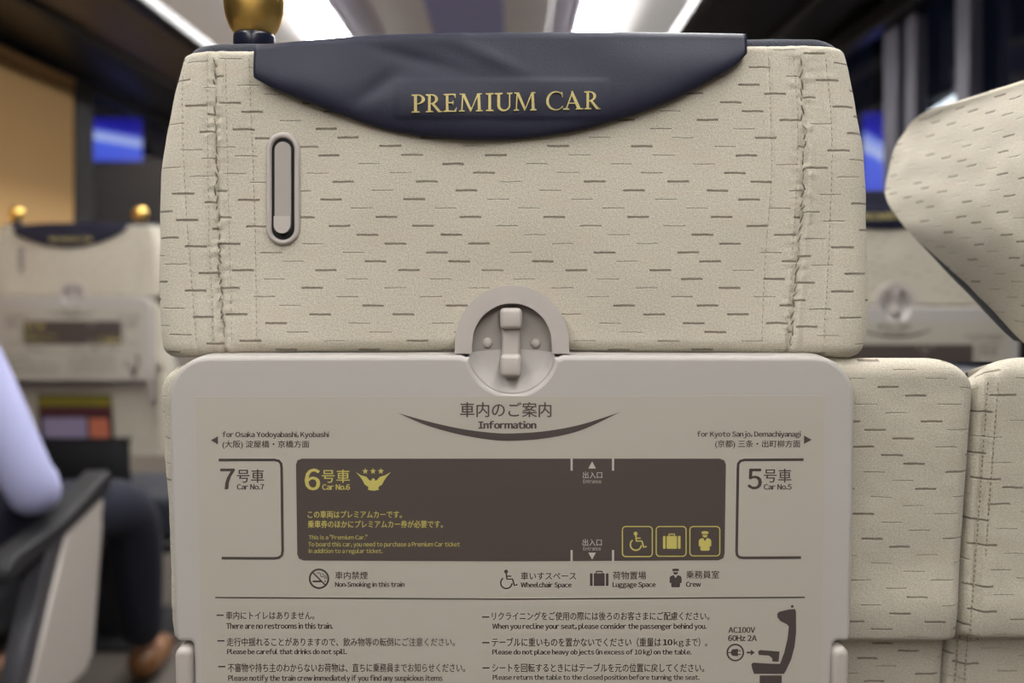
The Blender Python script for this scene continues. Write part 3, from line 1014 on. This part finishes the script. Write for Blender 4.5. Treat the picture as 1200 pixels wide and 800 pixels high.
def car6_mb():
    mb = MB()
    P2(mb, 'panel', [(347, 544), (348.8, 539), (354, 537)] + [(843, 537), (848.5, 539), (850.5, 544), (849, 648), (847.5, 653.5), (842, 656)] + [(600, 657.2), (356, 656.3), (350.5, 654), (348.5, 649)])
    L = .00012
    text(mb, 'yellow', '6', 358, 374.7, 549, 573.7, .012, L)
    text(mb, 'yellow', '号車', 377.3, 410, 549.8, 565.2, .008, L)
    text(mb, 'yellow', 'Car No.6', 378, 410, 567, 573.4, .018, L)
    for cx in (428.2, 437.3, 446.5):
        P2(mb, 'yellow', [(cx + (3.9 if k % 2 == 0 else 1.55) * math.sin(math.pi * k / 5), 551.7 - (3.9 if k % 2 == 0 else 1.55) * math.cos(math.pi * k / 5)) for k in range(10)], L)
    P2(mb, 'yellow', [(417.2, 552.8), (423.5, 556.6), (429.5, 558.2), (433.0, 562.2), (435.2, 562.8), (436.0, 560.6), (437.6, 559.8), (439.2, 560.8), (440.0, 563.0), (442.2, 561.8), (445.4, 558.2), (451.6, 556.4), (458.2, 552.6), (453.2, 558.2), (449.8, 563.4), (447.8, 567.4), (444.2, 569.6), (443.4, 571.6), (444.6, 573.2), (439.5, 574.3), (435.5, 574.3), (430.8, 573.2), (432.2, 571.6), (431.2, 569.6), (427.4, 567.2), (425.6, 563.2), (422.2, 558.2)], L)
    text(mb, 'yellow', 'この車両はプレミアムカーです。', 361, 471, 598, 606.6, .012, L)
    text(mb, 'yellow', '乗車券のほかにプレミアムカー券が必要です。', 361, 519, 609.3, 618, .012, L)
    text(mb, 'yellow', 'This is a “Premium Car.”', 362, 430.5, 626, 631.5, .004, L)
    text(mb, 'yellow', 'To board this car, you need to purchase a Premium Car ticket', 361.5, 539, 634.3, 641.3, .004, L)
    text(mb, 'yellow', 'in addition to a regular ticket.', 362, 448.5, 642.3, 649, .004, L)
    for x in (669.8, 718.3):
        stroke(mb, 'white', [(x, 536.8), (x, 551)], 2.4, L); stroke(mb, 'white', [(x, 644), (x, 657.2)], 2.4, L)
    P2(mb, 'white', [(693.8, 540.3), (698.2, 548.5), (689.4, 548.5)], L)
    P2(mb, 'white', [(689.4, 647), (698.2, 647), (693.8, 655)], L)
    text(mb, 'white', '出入口', 683, 705.5, 552.2, 560, .006, L); text(mb, 'white', 'Entrance', 683.5, 704.5, 561.4, 565.8, 0, L)
    text(mb, 'white', '出入口', 682.7, 705, 631, 639, .006, L); text(mb, 'white', 'Entrance', 683.5, 704, 640.3, 644.3, 0, L)
    for x0, x1, y1 in ((729.3, 764.3, 651.6), (768.8, 803.8, 651.2), (808.3, 843.3, 650.8)):
        stroke(mb, 'yellow', rrect(x0, 616.4, x1, y1, 4, 5), 1.2, L, True)
    wheelchair(mb, 'yellow', 736.6, 622.6, .98, L)
    suitcase(mb, 'yellow', 776.8, 624.2, 20.5, 18.2, L)
    crew(mb, 'yellow', 818.7, 621.8, 1.04, L)
    return mb
def legend_mb(k):
    mb = MB()
    if k == 0:
        stroke(mb, 'print', arc(374, 677.6, 10.9, 0, 360, 40)[:-1], 2.2, 0, True)
        stroke(mb, 'print', [(366.3, 669.9), (381.7, 685.3)], 1.7)
        P2(mb, 'print', rrect(366.5, 679.6, 377.5, 681.8, .5, 2))
        P2(mb, 'print', rrect(380.5, 679.6, 381.9, 681.8, .3, 2))
        stroke(mb, 'print', [(381.2, 678), (381.0, 676.0), (379.2, 675.2), (376.8, 675.2), (375.4, 673.8), (376.2, 672.2), (374.2, 670.6), (371.6, 671.2)], .9)
        stroke(mb, 'print', [(382.6, 678), (382.6, 675.4), (380.8, 673.6), (378.6, 673.4), (378.2, 670.8)], .8)
        text(mb, 'print', '車内禁煙', 393, 431, 669.2, 678.2, .012)
        text(mb, 'print', 'Non-Smoking in this train', 393, 474, 681.2, 688.8, .02)
    elif k == 1:
        wheelchair(mb, 'print', 584.8, 667, 1.0)
        text(mb, 'print', '車いすスペース', 610.5, 675, 669.8, 679, .012)
        text(mb, 'print', 'Wheelchair Space', 610.5, 669.5, 681.6, 689.2, .02)
    elif k == 2:
        suitcase(mb, 'print', 691.3, 668, 21.7, 18)
        text(mb, 'print', '荷物置場', 718, 757, 669, 678.4, .012)
        text(mb, 'print', 'Luggage Space', 718, 768, 681.6, 689, .02)
    else:
        crew(mb, 'print', 784.6, 665.6, 1.0)
        text(mb, 'print', '乗務員室', 804, 842.5, 668, 677.4, .012)
        text(mb, 'print', 'Crew', 804, 821, 681.2, 687, .02)
    return mb
NOTES = [('車内にトイレはありません。', 'There are no restrooms in this train.', 265, 368.5, 715.8, 725.4, 390, 729.2, 736.2, 254, 720.3),
         ('走行中揺れることがありますので、飲み物等の転倒にご注意ください。', 'Please be careful that drinks do not spill.', 266, 533, 746.6, 756.6, 406.5, 759.6, 767.6, 255, 750.3),
         ('不審物や持ち主のわからないお荷物は、直ちに乗務員までお知らせください。', 'Please notify the train crew immediately if you find any suspicious items', 267.3, 545, 776.6, 787, 518.5, 790.2, 799, 256, 780.4),
         ('リクライニングをご使用の際には後ろのお客さまにご配慮ください。', 'When you recline your seat, please consider the passenger behind you.', 576.5, 831, 716.3, 726.2, 827.5, 729.8, 738.2, 565, 722.4),
         ('テーブルに重いものを置かないでください（重量は10kgまで）。', 'Please do not place heavy objects (in excess of 10 kg) on the table.', 576.5, 828.5, 746.6, 757.2, 810, 759.8, 768, 565.2, 752.4),
         ('シートを回転するときにはテーブルを元の位置に戻してください。', 'Please return the table to the closed position before turning the seat.', 577, 825, 776.6, 787, 819.5, 789.8, 797.6, 565.4, 782)]
def note_mb(k):
    jp, en, x0, x1, y0, y1, x2, y2, y3, dx, dy = NOTES[k]
    mb = MB()
    if '10kg' in jp:                                   # figures are set in the Latin face
        p, q = jp.split('10kg')
        text(mb, 'print', p, x0, 774.5, y0, y1, .012); text(mb, 'print', '10', 777, 787.5, 748.6, 755.4, .03)
        text(mb, 'print', 'kg', 789.5, 801, 748.2, 757.6, .01); text(mb, 'print', q, 803.5, x1, y0, y1, .012)
    else:
        text(mb, 'print', jp, x0, x1, y0, y1, .012)
    text(mb, 'print', en, x0 + .6, x2, y2, y3, .018)
    stroke(mb, 'print', [(dx, dy), (dx + 8.3, dy)], 1.7)
    return mb
def rule_mb():
    mb = MB(); stroke(mb, 'print', [(252.5, 699.6), (600, 701.6), (943, 699.3)], 1.6); return mb
def outlet_mb():
    mb = MB()
    text(mb, 'print', 'AC100V', 853.7, 884.5, 734.2, 740.8, .02)
    text(mb, 'print', '60Hz 2A', 853.3, 886.5, 743.8, 750.4, .02)
    stroke(mb, 'print', arc(861.5, 764, 9.4, 0, 360, 36)[:-1], 1.9, 0, True)
    P2(mb, 'print', [(856.5, 762.2), (858.2, 760.2), (864.6, 759.6), (864.6, 768.4), (858.2, 767.8), (856.5, 765.8)])
    stroke(mb, 'print', [(852.8, 764), (856.8, 764)], 1.2)
    stroke(mb, 'print', [(864.4, 761.8), (868, 761.8)], 1.2); stroke(mb, 'print', [(864.4, 766.2), (868, 766.2)], 1.2)
    P2(mb, 'print', [(874.8, 762.9), (879.6, 762.9), (879.6, 760.6), (884.4, 764), (879.6, 767.4), (879.6, 765.1), (874.8, 765.1)])
    P2(mb, 'print', arc(928.2, 710, 1.7, 0, 360, 12)[:-1])
    P2(mb, 'print', [(910.6, 718.6), (913, 716.2), (924, 713.6), (931.2, 712.9), (932.6, 716), (932.8, 740), (931, 757), (927, 772), (921, 785), (918.5, 789), (883.6, 789), (881.6, 784), (880.2, 777.6), (882.5, 775.8), (902, 777), (913.8, 777.2), (918.8, 764), (922.6, 748), (924.2, 733.6), (922, 731), (914, 727), (910.8, 722.6)])
    P2(mb, 'print', [(888.2, 762.6), (890.6, 761), (913.4, 762.8), (912.2, 774.8), (905.2, 774.6), (904.4, 770.4), (901, 767.6), (889, 766.8)])
    P2(mb, 'print', [(890, 790.8), (916, 790.8), (916, 818), (890, 818)])
    return mb

# ---- lower back
BT = math.tan(math.radians(8.0))
def back_mb(l0, r0, side_seam):
    """rear shell of the backrest in cream velour, from shoulder to hip; l0, r0 px edges"""
    mb = MB()
    rows = []
    R = 22
    for k in range(9):
        a = math.pi / 2 * k / 8
        rows.append((422 + R - R * math.sin(a), R * (1 - math.cos(a)) if False else R * (1 - math.sin(math.acos(max(-1, min(1, math.sin(a))))))))
    rows = [(422 + R * (1 - math.sin(math.pi / 2 * k / 8)), R * (1 - math.cos(math.pi / 2 * k / 8))) for k in range(8, -1, -1)]
    rows = [(446, 120)] + rows
    n = 150
    for k in range(1, n + 1): rows.append((444 + (1250 - 444) * k / n, 0))
    nr, nc, ns = 150, 12, 12
    rc = 26.0
    vs, us = [], []
    for py, ins in rows:
        l, r = l0, r0
        # shoulder rounding seen from behind
        for _ in (0,):
            if py < 462:
                q = (462 - (422 if ins > 100 else py)) / 40
                e = 34 * (1 - math.sqrt(max(0, 1 - min(1, q) ** 2)))
                l, r = l + e, r - e
        if side_seam and py > 700:
            pass
        dep = .115
        y0 = .006 + BT * (py - 422) * S
        y0 += .016 * sstep(770, 784, py)                                  # step in to the lower panel
        bul = -.004 * gauss(py - 735, 40)
        path = []
        ii = min(ins, 60)
        for k in range(ns): path.append((l, rc * S + (dep - rc * S) * (1 - k / ns), 0, l - (dep / S - rc) * (1 - k / ns)))
        for k in range(nc):
            a = math.pi / 2 * k / nc
            path.append((l + rc * (1 - math.cos(a)), rc * S * (1 - math.sin(a)), math.sin(a), l + rc * k / nc))
        for k in range(nr + 1):
            x = l + rc + (r - l - 2 * rc) * k / nr
            path.append((x, 0, 1, x))
        for k in range(1, nc + 1):
            a = math.pi / 2 * k / nc
            path.append((r - rc + rc * math.sin(a), rc * S * (1 - math.cos(a)), math.cos(a), r - rc + rc * k / nc))
        for k in range(1, ns + 1): path.append((r, rc * S + (dep - rc * S) * k / ns, 0, r + (dep / S - rc) * k / ns))
        for x, y, w, u in path:
            dd = 0
            if side_seam:
                for sx in (l0 + 16, r0 - 16):
                    dd += (.0026 * gauss(u - sx, 3) - .0008 * gauss(u - sx - 7, 5) - .0008 * gauss(u - sx + 7, 5)) + .0008 * noise.noise(Vector((u * .08, py * .12, 2))) * gauss(u - sx, 14)
            nz = .0014 * noise.noise(Vector((u * .012, py * .014, 9.0))) + .0006 * noise.noise(Vector((u * .05, py * .06, 3.0)))
            yy = y0 + y + (ii * S if ins < 100 else .06) * (1 if y < .05 else 0) + (bul + dd) * w + nz
            vs.append((X(x) + (nz + dd * .5) * (1 - w), yy, Z(py + max(0, y) / S * .42 * sstep(500, 430, py))))
            us.append((u * S + .013, -py * S + .002))
    m = len(path)
    fs, fu = [], []
    for j in range(len(rows) - 1):
        for i in range(m - 1):
            q = (j * m + i, (j + 1) * m + i, (j + 1) * m + i + 1, j * m + i + 1)
            fs.append(q); fu.append([us[a] for a in q])
    mb.add(vs, fs, 'fabric', True, fu)
    return mb
def back_front_mb(l0, r0):
    """navy front cushion of the backrest"""
    mb = MB()
    rows = [(452, 40), (450, 20), (456, 6), (470, 0)] + [(470 + 760 * k / 12, 0) for k in range(1, 13)]
    vs = []
    for py, ins in rows:
        y0 = .006 + BT * (py - 422) * S
        l, r = l0 + 6 + ins, r0 - 6 - ins
        n = 24
        for k in range(n + 1):
            t = -1 + 2 * k / n
            vs.append((X((l + r) / 2 + t * (r - l) / 2), y0 + .165 - .02 * (1 - t * t) - .012 * abs(t) ** 10, Z(py)))
        for k in range(n + 1):
            t = 1 - 2 * k / n
            vs.append((X((l + r) / 2 + t * (r - l) / 2), y0 + .055, Z(py)))
    m = 50
    fs = [(j * m + i, (j + 1) * m + i, (j + 1) * m + (i + 1) % m, j * m + (i + 1) % m) for j in range(len(rows) - 1) for i in range(m)]
    fs.append(tuple(range(m))); fs.append(tuple((len(rows) - 1) * m + i for i in range(m))[::-1])
    mb.add(vs, fs, 'navy', True)
    return mb
def side_stitch_mb(l0):
    mb = MB(); rnd = random.Random(9)
    for off in (3, 13):
        py = 450.0
        while py < 1000:
            ln = rnd.uniform(3, 4.5); x = l0 + 8 + off
            y = 26 * S * (1 - math.sqrt(1 - max(0, 1 - (8 + off) / 26) ** 2)) + .006 + BT * (py - 422) * S + .016 * sstep(770, 784, py) - .0010
            a = (X(x), y, Z(py)); b = (X(x), y + BT * ln * S, Z(py + ln))
            tube(mb, 'stitch', [a, b], .00045, 5)
            py += ln + rnd.uniform(2, 3.5)
    return mb
def cushion_mb(l0, r0):
    mb = MB()
    rbox(mb, 'navy', X(l0 + 8), X(r0 - 8), .19, .62, .34, .455, .035, 5)
    return mb
def pedestal_mb(l0, r0):
    mb = MB()
    rbox(mb, 'shell', X(l0 + 40), X(r0 - 40), .17, .56, .30, .338, .008, 2)
    rbox(mb, 'shell', -.07, .07, .28, .48, .02, .30, .012, 2)
    rbox(mb, 'shell', -.19, .19, .20, .56, 0, .022, .006, 2)
    return mb
def armrest_mb(x):
    mb = MB()
    T = lambda u, v, w: (x - .028 + w, u, v)
    top = [(.10, .535), (.14, .575), (.36, .60), (.56, .655), (.575, .635), (.56, .605), (.36, .565), (.14, .535)]
    prism(mb, 'shell', top, 0, .056, T, .006, 3)
    pts = [(.30, .57), (.54, .61), (.555, .56), (.50, .24), (.40, .215), (.17, .215), (.16, .30)]
    prism(mb, 'grey_shell', pts, .006, .046, T, .004, 2)
    return mb
def arm_panel_mb(x):
    mb = MB()
    pts = [(.372, .592), (.522, .612), (.535, .58), (.475, .262), (.44, .235), (.215, .235), (.205, .30)]
    T = lambda u, v, w: (x + .018 + w, u, v)
    prism(mb, 'plastic', pts, 0, .008, T, .004, 3)
    return mb
def pocket_mb():
    mb = MB()
    # net bag hanging low on the back
    vs, fs = [], []
    y = lambda z: .006 + BT * ((CAMZ - z) / S + HY - 422) * S + .016
    n = 16
    for i in range(n + 1):
        t = -1 + 2 * i / n
        for z, d in ((.655, .022), (.61, .034), (.56, .036), (.50, .02), (.49, .004)):
            vs.append((.125 * t, y(z) - d * (1 - .6 * abs(t) ** 4), z))
    fs = [(i * 5 + j, (i + 1) * 5 + j, (i + 1) * 5 + j + 1, i * 5 + j + 1) for i in range(n) for j in range(4)]
    mb.add(vs, fs, 'net', True)
    tube(mb, 'net', [(-.128, y(.655) - .006, .655)] + [(.125 * (-1 + 2 * i / n), y(.655) - .023 * (1 - .6 * abs(-1 + 2 * i / n) ** 4), .655) for i in range(n + 1)] + [(.128, y(.655) - .006, .655)], .004, 8)
    return mb
KNOB_PROF = [(.0085, -.0195), (.0125, -.0185), (.0165, -.0125), (.0190, -.0040), (.0198, .004), (.0190, .0105), (.0160, .0165), (.0105, .0205), (.004, .0222), (.0005, .0225)]
def knob_mb():
    mb = MB(); lathe(mb, 'gold', [(r, z) for r, z in sm_prof(KNOB_PROF)], (0, 0, 0), 48); return mb
def sm_prof(p):
    out = []
    n = len(p)
    for i in range(n - 1):
        for k in range(5):
            t = k / 5
            p0, p1, p2, p3 = p[max(i - 1, 0)], p[i], p[i + 1], p[min(i + 2, n - 1)]
            f = lambda a, b, c, d: .5 * (2 * b + (c - a) * t + (2 * a - 5 * b + 4 * c - d) * t * t + (3 * b - a - 3 * c + d) * t ** 3)
            out.append((max(.0003, f(p0[0], p1[0], p2[0], p3[0])), f(p0[1], p1[1], p2[1], p3[1])))
    out.append(p[-1])
    return out
def collar_mb():
    mb = MB(); lathe(mb, 'gloss_navy', [(.0135, -.040), (.0135, -.0205), (.0132, -.0185), (.0118, -.0175)], (0, 0, 0), 40); return mb

def make_seat(loc, label, l0, r0, knobs, seam=False, pocket=False, arms=(), detail=True):
    root = empty('train_seat', loc)
    tag(root, label, 'seat', 'train seats')
    C = lambda key, name, par, fn: cached(key, name, par, fn)
    h = C('hr', 'headrest', root, headrest_mb)
    for k in range(9): C(('stitch', k), 'stitched_seam', h, lambda: stitch_mb(k))
    C('pad', 'headrest_cushion', root, pad_mb)['label'] = 'dark navy velour front of the headrest'
    cv = C('cover', 'head_cover', root, cover_mb)
    cv['label'] = 'navy leather head cover lettered PREMIUM CAR'
    C('letters', 'embroidered_lettering', cv, lettering_mb)
    b = C('bezel', 'coat_hook', root, bezel_mb)
    C('hook', 'hook_lever', b, hook_mb)
    lt = C('ring', 'tray_latch', root, latch_ring_mb)
    C('plate', 'latch_plate', lt, latch_plate_mb); C('lever', 'latch_lever', lt, lever_mb)
    bk = C(('back', l0, r0, seam), 'backrest', root, lambda: back_mb(l0, r0, seam))
    if seam: C(('bst', l0), 'stitched_seam', bk, lambda: side_stitch_mb(l0))
    C(('bf', l0, r0), 'backrest_cushion', root, lambda: back_front_mb(l0, r0))
    t = C('tray', 'tray_table', root, tray_mb)
    C('dish', 'finger_recess', t, dish_mb)
    C('sheet', 'information_sheet', t, sheet_mb)
    if detail:
        C('head', 'heading', t, heading_mb)
        for k in (0, 1): C(('dir', k), 'direction_text', t, lambda: dir_mb(k))
        C('c7', 'car_plan', t, car7_mb)
        C('c5', 'car_plan', t, car5_mb)
        for k in range(4): C(('leg', k), 'facility_symbol', t, lambda: legend_mb(k))
        C('rule', 'divider_line', t, rule_mb)
        for k in range(6): C(('note', k), 'notice_text', t, lambda: note_mb(k))
        C('outlet', 'power_outlet_diagram', t, outlet_mb)
    C('c6', 'car_plan', t, car6_mb)['label'] = 'dark brown plan of car 6 in yellow print'
    for s in (-1, 1): C(('tarm', s), 'tray_arm', root, lambda: arm_mb(s))
    for s in knobs:
        k = C('knob', 'grip_knob', root, knob_mb)
        k.location = (s * .3170 - .0005, .030, 1.2460) if False else (s * 302 * S * .63 / .60, .030, CAMZ + (HY - 8.5) * S * .63 / .60)
        k['label'] = 'gold ball grip on a dark collar'
        C('collar', 'knob_collar', k, collar_mb)
    C(('cush', l0, r0), 'seat_cushion', root, lambda: cushion_mb(l0, r0))
    C(('ped', l0, r0), 'pedestal', root, lambda: pedestal_mb(l0, r0))
    for x in arms:
        a = C(('arm', x), 'armrest', root, lambda: armrest_mb(x))
        C(('armp', x), 'side_panel', a, lambda: arm_panel_mb(x))
    if pocket:
        C('pocket', 'magazine_net', root, pocket_mb)
    return root

near = make_seat((0, D0, 0), 'cream seat back in sharp focus with printed tray table, filling the middle', 176, 1156, (-1,))
nbr = make_seat((.589, D0 + .004, 0), 'cream winged seat cut off by the right edge of the photo', 67, 1020, (1,), seam=True)
ahead = make_seat((.665, 1.65, 0), 'blurred cream seat glimpsed between the two front seats on the right', 180, 1020, ())
far = make_seat((-1.2, 2.6, 0), 'blurred cream seat on the left with two gold knobs', 180, 1020, (-1, 1), pocket=True)
pax = make_seat((-1.29, 1.66, 0), 'seat of the person in the lavender shirt, its cream side panel showing bottom left', 180, 1020, (), arms=(.322,))

# ---- leaflet in the net of the far left seat
r = empty('magazine', (-1.222, 2.600, .515))
yb = lambda z: .006 + BT * ((CAMZ - z) / S + HY - 422) * S + .016
def leaf(nm, m, x0, x1, z0, z1, lift):
    mb = MB()
    T = lambda x, y, z: (x, yb(z + .515) - .010 - y, z)
    rbox(mb, m, x0, x1, lift, lift + .0015 if lift else -.004, z0, z1, 0, 1, T, False)
    return mb.build(nm, r)
leaf('pages', 'leaf_dark', -.103, .103, 0, .265, 0)
for nm, m, a, b, c, d in (('title_band', 'leaf_olive', -.102, .102, .232, .262), ('heading_band', 'leaf_red', -.102, .102, .206, .228), ('picture', 'leaf_lilac', -.092, .03, .135, .200), ('picture', 'leaf_orange', .038, .092, .142, .198)):
    leaf(nm, m, a, b, c, d, .0005)
tag(r, 'dark leaflet with an olive top band in the net of the blurred left seat', 'leaflet')

# ================================================================== PERSON
PO = Vector((-1.30, 1.93, 0))
def skin_obj(name, joints, edges, m, parent=None, sub=2, root=0):
    me = bpy.data.meshes.new(name)
    names = list(joints)
    me.from_pydata([tuple(Vector(joints[n][0]) - PO) for n in names], [(names.index(a), names.index(b)) for a, b in edges], [])
    o = link(name, me, parent)
    md = o.modifiers.new('Skin', 'SKIN')
    md.use_smooth_shade = True
    lay = me.skin_vertices[0].data if me.skin_vertices else None
    for i, n in enumerate(names):
        rr = joints[n][1]
        lay[i].radius = rr if isinstance(rr, tuple) else (rr, rr)
        lay[i].use_root = (i == root)
    sb = o.modifiers.new('Subdivision', 'SUBSURF'); sb.levels = sub; sb.render_levels = sub
    me.materials.append(M[m])
    return o

J = {'pelvis': ((-1.27, 1.95, .57), .115), 'belly': ((-1.28, 1.94, .74), .115), 'chest': ((-1.29, 1.93, .92), .125), 'collar': ((-1.29, 1.92, 1.03), .08),
     'neck': ((-1.29, 1.93, 1.10), .052), 'jaw': ((-1.29, 1.955, 1.155), .066), 'brow': ((-1.29, 1.945, 1.225), .080), 'crown': ((-1.29, 1.935, 1.285), .062),
     'nose': ((-1.29, 2.035, 1.19), .012),
     'shr': ((-1.125, 1.92, 1.0), .058), 'elr': ((-.968, 1.94, .648), .042), 'fwr': ((-1.04, 2.08, .665), .036), 'wrr': ((-1.12, 2.18, .67), .026), 'plr': ((-1.165, 2.225, .668), .034),
     'shl': ((-1.45, 1.92, 1.0), .055), 'ell': ((-1.49, 1.97, .72), .04), 'fwl': ((-1.43, 2.08, .68), .035), 'wrl': ((-1.36, 2.17, .66), .026), 'pll': ((-1.33, 2.21, .655), .034),
     'hpr': ((-1.18, 1.99, .55), .085), 'thr': ((-1.06, 2.15, .56), .074), 'knr': ((-.93, 2.32, .555), .058), 'cfr': ((-.965, 2.44, .36), .054), 'anr': ((-1.0, 2.575, .12), .036), 'ftr': ((-1.01, 2.69, .05), .036),
     'hpl': ((-1.36, 1.99, .55), .085), 'thl': ((-1.38, 2.17, .56), .074), 'knl': ((-1.39, 2.36, .555), .058), 'cfl': ((-1.39, 2.42, .36), .054), 'anl': ((-1.39, 2.45, .12), .036), 'ftl': ((-1.39, 2.57, .05), .036)}
E_ = [('pelvis', 'belly'), ('belly', 'chest'), ('chest', 'collar'), ('collar', 'neck'), ('neck', 'jaw'), ('jaw', 'brow'), ('brow', 'crown'),
      ('collar', 'shr'), ('shr', 'elr'), ('elr', 'fwr'), ('fwr', 'wrr'), ('wrr', 'plr'), ('collar', 'shl'), ('shl', 'ell'), ('ell', 'fwl'), ('fwl', 'wrl'), ('wrl', 'pll'),
      ('pelvis', 'hpr'), ('hpr', 'thr'), ('thr', 'knr'), ('knr', 'cfr'), ('cfr', 'anr'), ('anr', 'ftr'), ('pelvis', 'hpl'), ('hpl', 'thl'), ('thl', 'knl'), ('knl', 'cfl'), ('cfl', 'anl'), ('anl', 'ftl')]
del J['nose']
for sd, palm, wr in (('r', 'plr', 'wrr'), ('l', 'pll', 'wrl')):
    p, w = Vector(J[palm][0]), Vector(J[wr][0])
    d = (p - w).normalized(); side = Vector((0, 0, 1)).cross(d).normalized()
    for k, (o_, ln) in enumerate(((-.027, .062), (-.009, .074), (.009, .070), (.027, .054))):
        a = p + d * .030 + side * o_
        J['%s%da' % (sd, k)] = (tuple(a), .0095)
        J['%s%db' % (sd, k)] = (tuple(a + d * ln * .5 - Vector((0, 0, .004))), .0088)
        J['%s%dc' % (sd, k)] = (tuple(a + d * ln * .9 - Vector((0, 0, .022))), .0075)
        E_ += [(palm, '%s%da' % (sd, k)), ('%s%da' % (sd, k), '%s%db' % (sd, k)), ('%s%db' % (sd, k), '%s%dc' % (sd, k))]
    t = side * (-1 if sd == 'l' else 1)
    J[sd + 'ta'] = (tuple(p + t * .036 - d * .004), .012); J[sd + 'tb'] = (tuple(p + t * .052 + d * .030 - Vector((0, 0, .012))), .010)
    E_ += [(palm, sd + 'ta'), (sd + 'ta', sd + 'tb')]
person = skin_obj('person', J, E_, 'skin')
person.location = PO
tag(person, 'person in a lavender shirt and navy trousers seated at the left edge, elbow on armrest', 'person')
def sub(keys, grow):
    return {k: (J[k][0], J[k][1] + grow) for k in keys}
def ed(keys): return [e for e in E_ if e[0] in keys and e[1] in keys]
kt = ['pelvis', 'belly', 'chest', 'collar', 'shr', 'elr', 'fwr', 'wrr', 'shl', 'ell', 'fwl', 'wrl']
sh = skin_obj('shirt', sub(kt, .011), ed(kt), 'shirt', person)
kt = ['pelvis', 'hpr', 'thr', 'knr', 'cfr', 'anr', 'hpl', 'thl', 'knl', 'cfl', 'anl']
skin_obj('trousers', sub(kt, .016), ed(kt), 'trousers', person)
for sd in 'rl':
    a, f = Vector(J['an' + sd][0]), Vector(J['ft' + sd][0])
    dd = (f - a); dd.z = 0; dd.normalize()
    h = a + Vector((0, 0, -.045)); 
    sj = {'ankle': (tuple(a + Vector((0, 0, -.01))), .046), 'heel': (tuple(Vector((a.x, a.y, .048)) - dd * .015), (.044, .044)), 'ball': (tuple(Vector((f.x, f.y, .047)) + dd * .02), .043), 'toe': (tuple(Vector((f.x, f.y, .038)) + dd * .10), .032)}
    skin_obj('shoe', sj, [('ankle', 'heel'), ('heel', 'ball'), ('ball', 'toe')], 'shoe', person)
# face and hair
mb = MB()
hc = Vector((-1.29, 1.945, 1.215)) - PO
bm = bmesh.new(); bmesh.ops.create_uvsphere(bm, u_segments=28, v_segments=18, radius=1)
bmesh.ops.delete(bm, geom=[v for v in bm.verts if v.co.z < -.75 + max(0, v.co.y + .15) * 1.55], context='VERTS')
mb.bm(bm, 'hair', True, Matrix.Translation(hc + Vector((0, -.008, .015))) @ Matrix.Diagonal((.090, .104, .112, 1)))
mb.build('hair', person)
for sx in (-1, 1):
    mb = MB(); bm = bmesh.new(); bmesh.ops.create_uvsphere(bm, u_segments=14, v_segments=10, radius=1)
    mb.bm(bm, 'skin', True, Matrix.Translation(hc + Vector((sx * .081, .0, -.025))) @ Matrix.Diagonal((.009, .018, .030, 1))); mb.build('ear', person)
    mb = MB(); bm = bmesh.new(); bmesh.ops.create_uvsphere(bm, u_segments=14, v_segments=10, radius=1)
    mb.bm(bm, 'shell', True, Matrix.Translation(hc + Vector((sx * .031, .071, -.012))) @ Matrix.Diagonal((.012, .006, .006, 1))); mb.build('eye', person)
mb = MB(); tube(mb, 'skin', [hc + Vector((0, .072, -.008)), hc + Vector((0, .086, -.032)), hc + Vector((0, .078, -.045))], [.007, .014, .010], 12); mb.build('nose', person)
mb = MB(); bm = bmesh.new(); bmesh.ops.create_uvsphere(bm, u_segments=14, v_segments=10, radius=1)
mb.bm(bm, 'lip', True, Matrix.Translation(hc + Vector((0, .072, -.072))) @ Matrix.Diagonal((.024, .008, .006, 1))); mb.build('mouth', person)
